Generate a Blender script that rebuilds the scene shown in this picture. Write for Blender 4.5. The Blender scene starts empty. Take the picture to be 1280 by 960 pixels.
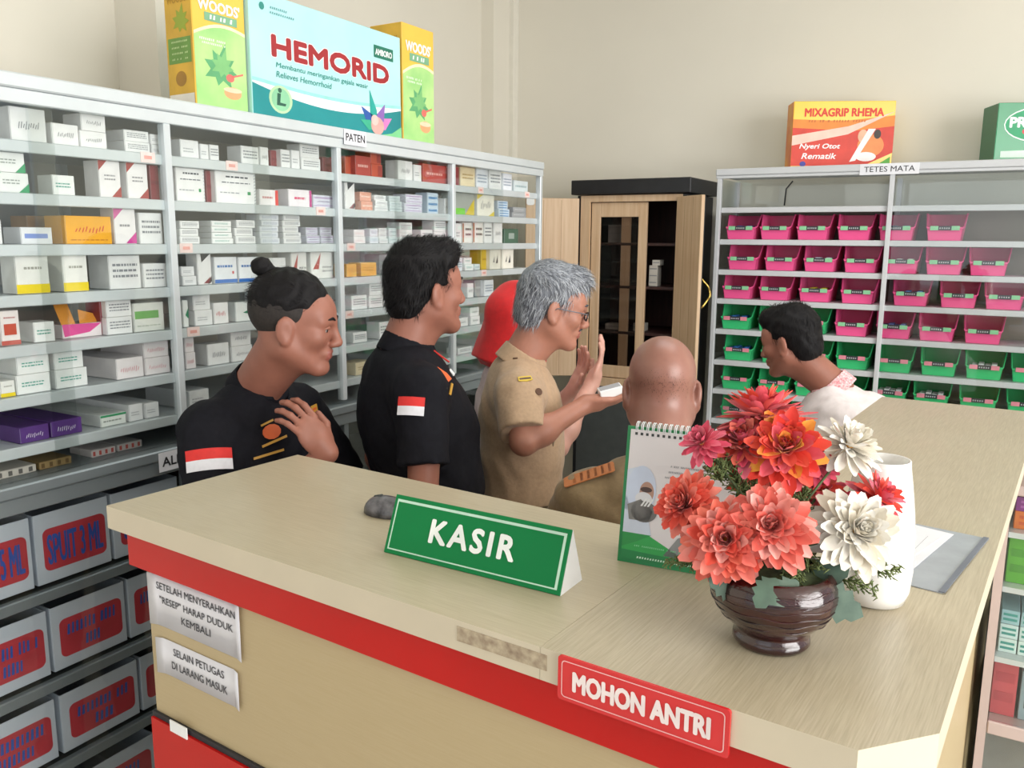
import bpy, math, random
import numpy as np
from mathutils import Vector, Matrix, Euler
random.seed(7)
C = bpy.context.scene.collection
sc = bpy.context.scene
PI = math.pi

# ------------------------------------------------------------------ camera, world, lights, exposure
CAMH = 1.68
YAW, PITCH, ROLL, FPX = math.radians(30.126), math.radians(9.829), math.radians(0.4246), 1051.1
cf = Vector((-math.sin(YAW)*math.cos(PITCH), math.cos(YAW)*math.cos(PITCH), -math.sin(PITCH)))
r0 = Vector((math.cos(YAW), math.sin(YAW), 0)); u0 = r0.cross(cf)
cr = math.cos(ROLL)*r0 + math.sin(ROLL)*u0
cu = -math.sin(ROLL)*r0 + math.cos(ROLL)*u0
cam_data = bpy.data.cameras.new('camera'); cam = bpy.data.objects.new('camera', cam_data); C.objects.link(cam)
M = Matrix((cr, cu, -cf)).transposed().to_4x4(); M.translation = (0, 0, CAMH)
cam.matrix_world = M
cam_data.sensor_width = 36; cam_data.lens = FPX/1280*36; cam_data.clip_start = 0.05
sc.camera = cam
sc.view_settings.view_transform = 'Standard'
try: sc.view_settings.look = 'None'
except Exception: pass
sc.view_settings.gamma = 1
sc.view_settings.use_curve_mapping = False
sc.view_settings.exposure = 0.40

world = bpy.data.worlds.new('world'); sc.world = world; world.use_nodes = True
bg = world.node_tree.nodes['Background']; bg.inputs[0].default_value = (0.93, 0.97, 1.0, 1); bg.inputs[1].default_value = 0.62

def area(name, loc, target, sx, sy, power, col=(1, 1, 1)):
    l = bpy.data.lights.new(name, 'AREA'); l.shape = 'RECTANGLE'; l.size = sx; l.size_y = sy; l.energy = power; l.color = col
    o = bpy.data.objects.new(name, l); C.objects.link(o); o.location = loc
    o.rotation_euler = (Vector(target)-Vector(loc)).to_track_quat('-Z', 'Y').to_euler()
    return o
area('shopfront_daylight', (3.9, 0.3, 1.9), (-2.6, 2.1, 1.9), 3.4, 2.6, 200, (1.0, 0.985, 0.96))
area('entrance_daylight', (-0.6, -3.2, 2.1), (-1.2, 2.0, 1.3), 3.0, 2.0, 9, (0.95, 0.98, 1.0))
area('overhead_fill_light', (-0.6, 2.6, 3.15), (-0.6, 2.6, 0), 1.6, 1.2, 14, (0.97, 1.0, 1.0))  # added overhead fill standing in for bounced light, not a fixture of the room

def ray(px, py): return cf + cr*((px-640)/FPX) - cu*((py-480)/FPX)
def W(px, py, ax, v):
    d = ray(px, py); o = Vector((0, 0, CAMH)); return o + d*((v-o[ax])/d[ax])
def WD(px, py, depth): return Vector((0, 0, CAMH)) + ray(px, py)*depth

# ------------------------------------------------------------------ materials
def mat(name, col, rough=0.5, var=0.06, scale=18.0, bump=0.0, spec=0.5, stretch=None, metal=0.0, col2=None, coat=0.0, sheen=0.0, sss=0.0):
    m = bpy.data.materials.get(name)
    if m: return m
    m = bpy.data.materials.new(name); m.use_nodes = True; nt = m.node_tree; b = nt.nodes['Principled BSDF']
    tc = nt.nodes.new('ShaderNodeTexCoord'); mp = nt.nodes.new('ShaderNodeMapping')
    nt.links.new(tc.outputs['Object'], mp.inputs[0])
    if stretch: mp.inputs['Scale'].default_value = stretch
    nz = nt.nodes.new('ShaderNodeTexNoise'); nz.inputs['Scale'].default_value = scale; nz.inputs['Detail'].default_value = 4
    nt.links.new(mp.outputs[0], nz.inputs['Vector'])
    mx = nt.nodes.new('ShaderNodeMix'); mx.data_type = 'RGBA'
    c2 = col2 or tuple(max(0, c*(1-2*var)) for c in col)
    c1 = col if col2 else tuple(min(1, c*(1+var)) for c in col)
    mx.inputs[6].default_value = (*c1, 1); mx.inputs[7].default_value = (*c2, 1)
    rp = nt.nodes.new('ShaderNodeMapRange'); rp.inputs[1].default_value = 0.3; rp.inputs[2].default_value = 0.7
    nt.links.new(nz.outputs[0], rp.inputs[0]); nt.links.new(rp.outputs[0], mx.inputs[0])
    nt.links.new(mx.outputs[2], b.inputs['Base Color'])
    b.inputs['Roughness'].default_value = rough; b.inputs['Specular IOR Level'].default_value = spec; b.inputs['Metallic'].default_value = metal
    if coat: b.inputs['Coat Weight'].default_value = coat; b.inputs['Coat Roughness'].default_value = 0.08
    if sheen: b.inputs['Sheen Weight'].default_value = sheen
    if sss:
        b.inputs['Subsurface Weight'].default_value = sss; b.inputs['Subsurface Radius'].default_value = (0.012, 0.005, 0.003); b.inputs['Subsurface Scale'].default_value = 1.0
    if bump:
        bp = nt.nodes.new('ShaderNodeBump'); bp.inputs['Strength'].default_value = bump; bp.inputs['Distance'].default_value = 0.004
        nt.links.new(nz.outputs[0], bp.inputs['Height']); nt.links.new(bp.outputs[0], b.inputs['Normal'])
    return m
def hexc(h):
    h = h.lstrip('#'); v = [int(h[i:i+2], 16)/255 for i in (0, 2, 4)]
    return tuple(c/12.92 if c <= 0.04045 else ((c+0.055)/1.055)**2.4 for c in v)
def hm(h, rough=0.5, **k): return mat('paint_'+h.lstrip('#')+('' if rough == 0.5 else '_%d' % int(rough*100)), hexc(h), rough, **k)
def glass(name, tint=(0.965, 0.975, 0.97), refl=0.06, rough=0.0):
    m = bpy.data.materials.new(name); m.use_nodes = True; nt = m.node_tree; nt.nodes.clear()
    out = nt.nodes.new('ShaderNodeOutputMaterial'); t = nt.nodes.new('ShaderNodeBsdfTransparent'); g = nt.nodes.new('ShaderNodeBsdfGlossy')
    t.inputs[0].default_value = (*tint, 1); g.inputs['Roughness'].default_value = rough; g.inputs[0].default_value = (0.9, 0.95, 0.95, 1)
    lw = nt.nodes.new('ShaderNodeLayerWeight'); lw.inputs[0].default_value = 0.12
    mr = nt.nodes.new('ShaderNodeMapRange'); mr.inputs[3].default_value = refl*0.6; mr.inputs[4].default_value = min(1, refl*9)
    nt.links.new(lw.outputs['Fresnel'], mr.inputs[0])
    mx = nt.nodes.new('ShaderNodeMixShader'); nt.links.new(mr.outputs[0], mx.inputs[0]); nt.links.new(t.outputs[0], mx.inputs[1]); nt.links.new(g.outputs[0], mx.inputs[2])
    nt.links.new(mx.outputs[0], out.inputs[0]); return m
GLASS = glass('cabinet_glass')
GLASS_DARK = glass('door_glass', (0.75, 0.72, 0.7), 0.08)
PLASTIC_CLEAR = glass('folder_plastic', (0.82, 0.86, 0.9), 0.2, 0.25)
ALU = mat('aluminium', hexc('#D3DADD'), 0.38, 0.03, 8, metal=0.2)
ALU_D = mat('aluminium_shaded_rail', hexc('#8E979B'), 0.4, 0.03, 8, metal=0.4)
WHITE = mat('white_card', hexc('#EFF0F0'), 0.55, 0.015)
PAPER = mat('white_paper', hexc('#E4E4EA'), 0.6, 0.02)
INK = mat('black_ink', (0.02, 0.02, 0.025), 0.6, 0.02)
GREYINK = mat('grey_ink', (0.3, 0.31, 0.33), 0.6, 0.05)

# ------------------------------------------------------------------ mesh builder
class MB:
    def __init__(s): s.v = []; s.f = []; s.m = []; s.sm = []; s.mats = []
    def mi(s, m):
        if m not in s.mats: s.mats.append(m)
        return s.mats.index(m)
    def add(s, vs, fs, m, smooth=False, T=None):
        b = len(s.v); i = s.mi(m)
        s.v += [tuple(T @ Vector(v)) if T else tuple(v) for v in vs]
        for f in fs: s.f.append([b+k for k in f]); s.m.append(i); s.sm.append(smooth)
        return s
    def box(s, x0, x1, y0, y1, z0, z1, m, T=None, bev=0.0):
        if bev > 0 and min(x1-x0, y1-y0, z1-z0) > 2.2*bev:
            # chamfered box: 24 verts
            vs = []; idx = {}
            for sx in (0, 1):
                for sy in (0, 1):
                    for sz in (0, 1):
                        X, Y, Z = (x0, x1)[sx], (y0, y1)[sy], (z0, z1)[sz]
                        dx, dy, dz = (bev, -bev)[sx], (bev, -bev)[sy], (bev, -bev)[sz]
                        for ax, p in enumerate(((X, Y+dy, Z+dz), (X+dx, Y, Z+dz), (X+dx, Y+dy, Z))):
                            idx[(sx, sy, sz, ax)] = len(vs); vs.append(p)
            fs = []
            g = lambda *k: idx[k]
            fs.append([g(0,0,0,0), g(0,0,1,0), g(0,1,1,0), g(0,1,0,0)]); fs.append([g(1,0,0,0), g(1,1,0,0), g(1,1,1,0), g(1,0,1,0)])
            fs.append([g(0,0,0,1), g(1,0,0,1), g(1,0,1,1), g(0,0,1,1)]); fs.append([g(0,1,0,1), g(0,1,1,1), g(1,1,1,1), g(1,1,0,1)])
            fs.append([g(0,0,0,2), g(0,1,0,2), g(1,1,0,2), g(1,0,0,2)]); fs.append([g(0,0,1,2), g(1,0,1,2), g(1,1,1,2), g(0,1,1,2)])
            for a in (0, 1):
                for b in (0, 1):
                    fs.append([g(a,b,0,0), g(a,b,0,1), g(a,b,1,1), g(a,b,1,0)])
                    fs.append([g(a,0,b,0), g(a,1,b,0), g(a,1,b,2), g(a,0,b,2)])
                    fs.append([g(0,a,b,1), g(0,a,b,2), g(1,a,b,2), g(1,a,b,1)])
                    for c in (0, 1): fs.append([g(a,b,c,0), g(a,b,c,1), g(a,b,c,2)])
            return s.add(vs, fs, m, False, T)
        vs = [(x, y, z) for x in (x0, x1) for y in (y0, y1) for z in (z0, z1)]
        return s.add(vs, [(0,1,3,2), (4,6,7,5), (0,4,5,1), (2,3,7,6), (0,2,6,4), (1,5,7,3)], m, False, T)
    def prism(s, pts, y0, y1, m, T=None):      # polygon in XZ extruded along Y
        n = len(pts)
        vs = [(x, y0, z) for x, z in pts] + [(x, y1, z) for x, z in pts]
        fs = [list(range(n)), list(range(2*n-1, n-1, -1))] + [[i, i+n, (i+1) % n+n, (i+1) % n] for i in range(n)]
        return s.add(vs, fs, m, False, T)
    def plate(s, pts, z0, z1, m, T=None):      # polygon in XY extruded along Z
        n = len(pts)
        vs = [(x, y, z0) for x, y in pts] + [(x, y, z1) for x, y in pts]
        fs = [list(range(n))[::-1], list(range(n, 2*n))] + [[i, (i+1) % n, (i+1) % n+n, i+n] for i in range(n)]
        return s.add(vs, fs, m, False, T)
    def tube(s, pts, r, m, n=8, T=None, closed=False):
        pts = [Vector(p) for p in pts]; rs = r if isinstance(r, (list, tuple)) else [r]*len(pts)
        vs = []; fs = []; N = len(pts); up = None
        for i, p in enumerate(pts):
            a = pts[(i-1) % N] if (i > 0 or closed) else pts[i]; b = pts[(i+1) % N] if (i < N-1 or closed) else pts[i]
            t = (b-a).normalized()
            if up is None: up = t.orthogonal().normalized()
            up = (up - t*up.dot(t)).normalized(); w = t.cross(up)
            for k in range(n):
                an = 2*PI*k/n; vs.append(p + (up*math.cos(an)+w*math.sin(an))*rs[i])
        for i in range(N if closed else N-1):
            j = (i+1) % N
            for k in range(n): fs.append([i*n+k, i*n+(k+1) % n, j*n+(k+1) % n, j*n+k])
        if not closed: fs.append(list(range(n))[::-1]); fs.append(list(range((N-1)*n, N*n)))
        return s.add(vs, fs, m, True, T)
    def lathe(s, prof, m, n=32, T=None):
        vs = []; fs = []
        for r, z in prof:
            for k in range(n): a = 2*PI*k/n; vs.append((r*math.cos(a), r*math.sin(a), z))
        for i in range(len(prof)-1):
            for k in range(n): fs.append([i*n+k, i*n+(k+1) % n, (i+1)*n+(k+1) % n, (i+1)*n+k])
        fs.append(list(range(n))[::-1]); fs.append(list(range((len(prof)-1)*n, len(prof)*n)))
        return s.add(vs, fs, m, True, T)
    def build(s, name, parent=None, loc=None, rot=None):
        me = bpy.data.meshes.new(name); me.from_pydata(s.v, [], s.f)
        for m in s.mats: me.materials.append(m)
        me.polygons.foreach_set('material_index', s.m); me.polygons.foreach_set('use_smooth', s.sm); me.update()
        o = bpy.data.objects.new(name, me); C.objects.link(o)
        if parent: o.parent = parent
        if loc: o.location = loc
        if rot: o.rotation_euler = rot
        return o
def empty(name, loc=(0, 0, 0), rz=0.0, label=None, cat=None, group=None):
    o = bpy.data.objects.new(name, None); C.objects.link(o); o.location = loc; o.rotation_euler = (0, 0, rz); o.empty_display_size = 0.05
    if label: tag(o, label, cat, group)
    return o
def tag(o, label, cat, group=None):
    n = len(label.split())
    if not 4 <= n <= 16: print('LABEL LENGTH', n, label)
    o['label'] = label; o['category'] = cat
    if group: o['group'] = group
    return o
def struct(o): o['kind'] = 'structure'; return o

_tc = {}
def text_mesh(s, bold=0.0, sp=1.0):
    key = (s, bold, sp)
    if key in _tc: return _tc[key]
    cu_ = bpy.data.curves.new('txt', 'FONT'); cu_.body = s; cu_.size = 1; cu_.space_character = sp; cu_.resolution_u = 3; cu_.extrude = 0.0; cu_.align_x = 'LEFT'
    o = bpy.data.objects.new('txt', cu_); C.objects.link(o)
    dg = bpy.context.evaluated_depsgraph_get(); dg.update()
    me = bpy.data.meshes.new_from_object(o.evaluated_get(dg))
    vs = [v.co.copy() for v in me.vertices]; fs = [list(p.vertices) for p in me.polygons]
    bpy.data.objects.remove(o); bpy.data.curves.remove(cu_); bpy.data.meshes.remove(me)
    x0 = min(v.x for v in vs); x1 = max(v.x for v in vs); y0 = min(v.y for v in vs); y1 = max(v.y for v in vs)
    vs = [((v.x-x0)/(x1-x0)-0.5, (v.y-y0)/(y1-y0)-0.5) for v in vs]
    _tc[key] = (vs, fs); return vs, fs
def text(mb, s, cx, cz, w, h, m, y=0.0, bold=0.0, shear=0.0, T=None, sp=1.0):
    """lettering in the XZ plane, read from -Y, fitted to w x h"""
    vs, fs = text_mesh(s, 0.0, sp); r = bold*h*1.5; k = 8 if bold > 0 else 1; w_ = w-2*r; h_ = h-2*r
    for q in range(k):
        ox, oz = (r*math.cos(2*PI*q/8), r*math.sin(2*PI*q/8)) if k > 1 else (0, 0)
        mb.add([(cx+a*w_+shear*b*h_+ox, y-.00002*q, cz+b*h_+oz) for a, b in vs], fs, m, False, T)
def rrect(w, h, r, n=5, cx=0, cz=0):
    p = []
    for (sx, sz, a0) in ((1, 1, 0), (-1, 1, 90), (-1, -1, 180), (1, -1, 270)):
        for i in range(n+1):
            a = math.radians(a0+90*i/n); p.append((cx+sx*(w/2-r)+r*math.cos(a), cz+sz*(h/2-r)+r*math.sin(a)))
    return p
def flat(mb, pts, m, y=0.0, T=None): mb.add([(x, y, z) for x, z in pts], [list(range(len(pts)))[::-1]], m, False, T)

def strokes(mb, cx, cz, w, h, m, y, n, rnd, T=None):
    # blurred, unreadable printing: a row of upright strokes
    for i in range(n):
        if rnd.random() < .12: continue
        x = cx-w/2+w*(i+.5)/n; a = rnd.uniform(.3, .44)*w/n; zt_ = cz+h*rnd.uniform(.36, .5)
        flat(mb, [(x-a, cz-h/2), (x+a*.6, cz-h/2), (x+a, zt_), (x-a*.4, zt_)], m, y, T)
RS_ = random.Random(5)

# ------------------------------------------------------------------ room
WALLM = mat('wall_paint', hexc('#E3DED1'), 0.85, 0.02, 1.2, spec=0.2)
XL, YB, ZC = -2.95, 4.93, 3.3
struct(MB().box(XL-0.15, XL, -3.0, YB+0.15, 0, ZC, WALLM).build('wall_left'))
struct(MB().box(XL, 4.2, YB, YB+0.15, 0, ZC, WALLM).build('wall_back'))
struct(MB().box(XL-0.15, 4.2, -3.6, YB+0.15, ZC, ZC+0.1, mat('ceiling_paint', hexc('#EDEBE4'), 0.9, 0.01, 2)).build('ceiling'))
FL = mat('floor_tile', hexc('#C9C4B8'), 0.25, 0.04, 3)
struct(MB().box(XL-0.15, 4.2, -3.6, YB+0.15, -0.1, 0, FL).build('floor'))
# pilasters of the left wall, with the thin conduit trim by the corner
struct(MB().box(XL, -2.72, 2.12, 2.62, 0, ZC, WALLM).build('trim_1'))
struct(MB().box(XL, -2.86, 4.67, YB, 0, ZC, WALLM).build('trim_2'))
struct(MB().box(-2.862, -2.83, 4.86, YB-0.001, 0, ZC, mat('trim_paint', hexc('#E6E2D6'), 0.6, 0.02)).build('trim_3'))

# ------------------------------------------------------------------ glass wall cabinets
def cabinet(root, L, D, H, posts, shelves, head, base, back, m=ALU, side_m=None):
    """local frame: x along width, front at y=0, depth to +y"""
    ph = 0.022
    for x in posts:
        MB().box(x-ph/2, x+ph/2, -0.012, 0.016, base, H-head, m, bev=0.002).build('post', root); MB().box(x-0.011, x+0.011, D-0.03, D-0.002, 0, H-head, m).build('post', root)
    MB().box(posts[0]-0.02, posts[-1]+0.02, -0.016, D, H-0.035, H, m, bev=0.004).box(posts[0]-0.018, posts[-1]+0.018, -0.012, 0.012, H-head, H-0.036, m, bev=0.002).build('header', root)
    for z in shelves:
        MB().box(posts[0]+0.012, posts[-1]-0.012, 0.005, 0.018, z-0.028, z, m, bev=0.002).box(posts[0]+0.012, posts[-1]-0.012, 0.018, D-0.035, z-0.010, z-0.001, WHITE if m is None else m).build('shelf', root)
    MB().box(posts[0]-0.011, posts[-1]+0.011, D-0.002, D, base, H-0.035, back).build('back_panel', root)
    for x in (posts[0], posts[-1]):
        MB().box(x-0.004, x+0.004, 0.018, D-0.032, base, H-head, GLASS).build('side_glass', root)

def add_label(root, s, cx, cz, w, h, y, bold=0.01, m=None, tw=0.85):
    p = MB().box(cx-w/2, cx+w/2, y-0.0012, y, cz-h/2, cz+h/2, PAPER).build('label_card', root)
    t = MB(); text(t, s, cx, cz, w*tw, h*0.5, m or INK, y-0.0020, bold); t.build('lettering', p)

BACKL = mat('cabinet_back_left', hexc('#C0BDB4'), 0.5, 0.05, 3)
LX = -2.03; LY0 = 0.887
left_cab = empty('display_cabinet', (LX, LY0, 0), PI/2, 'long aluminium and glass medicine cabinet along the left wall, packed with white boxes', 'cabinet')
posts = [0, 0.700, 1.394, 2.100, 2.868]
SH = [1.900, 1.778, 1.657, 1.537, 1.416, 1.292, 1.170, 1.088]
cabinet(left_cab, 2.868, 0.5, 2.05, posts, SH[:7], 0.068, 1.10, BACKL)
# ledge and lower section
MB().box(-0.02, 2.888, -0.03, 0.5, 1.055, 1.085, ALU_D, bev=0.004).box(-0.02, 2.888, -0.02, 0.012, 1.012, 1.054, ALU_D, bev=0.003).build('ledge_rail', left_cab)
LOWSH = [0.79, 0.545, 0.31, 0.06]
DK = mat('cabinet_inside_dark', hexc('#3A3D3C'), 0.6, 0.1, 4)
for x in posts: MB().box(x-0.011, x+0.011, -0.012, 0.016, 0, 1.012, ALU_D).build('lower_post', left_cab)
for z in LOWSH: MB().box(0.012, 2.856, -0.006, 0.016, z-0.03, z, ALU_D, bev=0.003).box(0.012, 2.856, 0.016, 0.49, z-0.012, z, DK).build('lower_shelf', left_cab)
MB().box(-0.011, 2.879, 0.49, 0.5, 0, 1.055, DK).build('lower_back_panel', left_cab)
for x in (0, 2.868): MB().box(x-0.009, x+0.009, 0.018, 0.488, 0, 1.055, DK).build('lower_side_panel', left_cab)
# sliding glass panes, each slid so that edges overlap inside the bays
for i in range(4):
    a, b = posts[i], posts[i+1]
    mid = (a+b)/2
    MB().box(a+0.012, mid+0.03, -0.004, 0.000, 1.09, 2.003, GLASS).build('sliding_pane', left_cab)
    if i != 3: MB().box(mid-0.03, b-0.012, 0.001, 0.0045, 1.09, 2.003, GLASS).build('sliding_pane', left_cab)
for i in range(4):
    MB().box(posts[i]+0.012, posts[i+1]-0.012, -0.008, -0.0055, 0.03, 1.01, GLASS).build('lower_pane', left_cab)
def lx(px, py=None, z=None, back=0.0):
    """local x on the cabinet's front plane of the ray through a pixel at height z"""
    x = LX-back
    lo, hi = 0, 960
    p = W(px, 300, 0, x)
    for _ in range(3):
        # solve py for z
        def zz(q): return W(px, q, 0, x).z
        a_, b_ = 0.0, 960.0
        for _k in range(30):
            mq = (a_+b_)/2
            if zz(mq) > z: a_ = mq
            else: b_ = mq
        p = W(px, a_, 0, x)
        break
    return p.y-LY0
add_label(left_cab, 'PATEN', lx(439, z=2.02), 2.022, 0.118, 0.052, -0.018, 0.008)
add_label(left_cab, 'ALKES', lx(214, z=1.05), 1.052, 0.13, 0.055, -0.031, 0.02)
TAG = mat('price_tag', hexc('#F3DAD6'), 0.6, 0.05, 60)
for px, r in ((186, 0), (291, 0), (402, 1), (234, 2), (660, 0), (602, 0), (440, 2), (606, 3), (243, 4), (438, 4)):
    z = SH[r]-0.010; x = lx(px, z=z)
    t = MB().box(x-0.022, x+0.022, 0.0035, 0.0048, z-0.015, z+0.012, TAG); t.box(x-0.012, x+0.012, 0.003, 0.0034, z-0.006, z+0.003, mat('tag_print', hexc('#E9A79E'), 0.6, 0.1)); t.build('price_tag', left_cab)

# --- medicine boxes
ORD = ['first', 'second', 'third', 'fourth', 'fifth', 'sixth', 'seventh', 'eighth', 'ninth', 'tenth', 'eleventh', 'twelfth', 'thirteenth', 'fourteenth']
ST = {}   # style: (base, description, list of print ops)
def med_box(style, w, h, d, rnd):
    base, desc, ops = STY[style]
    mb = MB(); bm = hm(base, 0.45)
    mb.box(-w/2, w/2, 0, d, 0, h, bm, bev=min(0.0012, w/8, h/8))
    mb.box(-w/2+0.001, -w/2+0.0016, -0.0003, 0, 0.002, h-0.002, GREYINK)
    y = -0.0007
    for op in ops:
        k = op[0]
        if k == 'rect': _, c, x0, z0, x1, z1 = op; flat(mb, [(w*(x0-.5), h*z0), (w*(x0-.5), h*z1), (w*(x1-.5), h*z1), (w*(x1-.5), h*z0)][::-1], hm(c), y)
        elif k == 'tri': _, c, pts = op; flat(mb, [(w*(a-.5), h*b) for a, b in pts], hm(c), y-0.0001)
        elif k == 'lines':
            _, c, x0, z0, x1, z1, n = op
            for i in range(n):
                zz = z0+(z1-z0)*(i+0.5)/n; th = (z1-z0)/n*0.42; x = x0
                while x < x1-0.02:
                    e = min(x1, x+rnd.uniform(0.04, 0.13)); flat(mb, [(w*(x-.5), h*(zz-th/2)), (w*(e-.5), h*(zz-th/2)), (w*(e-.5), h*(zz+th/2)), (w*(x-.5), h*(zz+th/2))], hm(c), y-0.0002); x = e+0.025
        elif k == 'script':   # thin slanted strokes of handwriting
            _, c, x0, z0, x1, z1 = op; n = 9
            for i in range(n):
                a = x0+(x1-x0)*i/n; s_ = (x1-x0)/n
                z_a = z0+(z1-z0)*rnd.uniform(0, .3); z_b = z0+(z1-z0)*rnd.uniform(.6, 1)
                flat(mb, [(w*(a-.5), h*z_a), (w*(a+s_*.3-.5), h*z_a), (w*(a+s_*.8-.5), h*z_b), (w*(a+s_*.5-.5), h*z_b)], hm(c), y-0.0002)
        elif k == 'text': _, s_, c, cx, cz, tw, th = op; text(mb, s_, w*(cx-.5), h*cz, w*tw, h*th, hm(c), y-0.0003, 0.01)
    # side print, so that the box still reads from the side
    mb.add([(w/2+0.0004, d*.15, h*.35), (w/2+0.0004, d*.7, h*.35), (w/2+0.0004, d*.7, h*.6), (w/2+0.0004, d*.15, h*.6)], [(0, 1, 2, 3)], hm('#B9BCC4'))
    return mb
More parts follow.
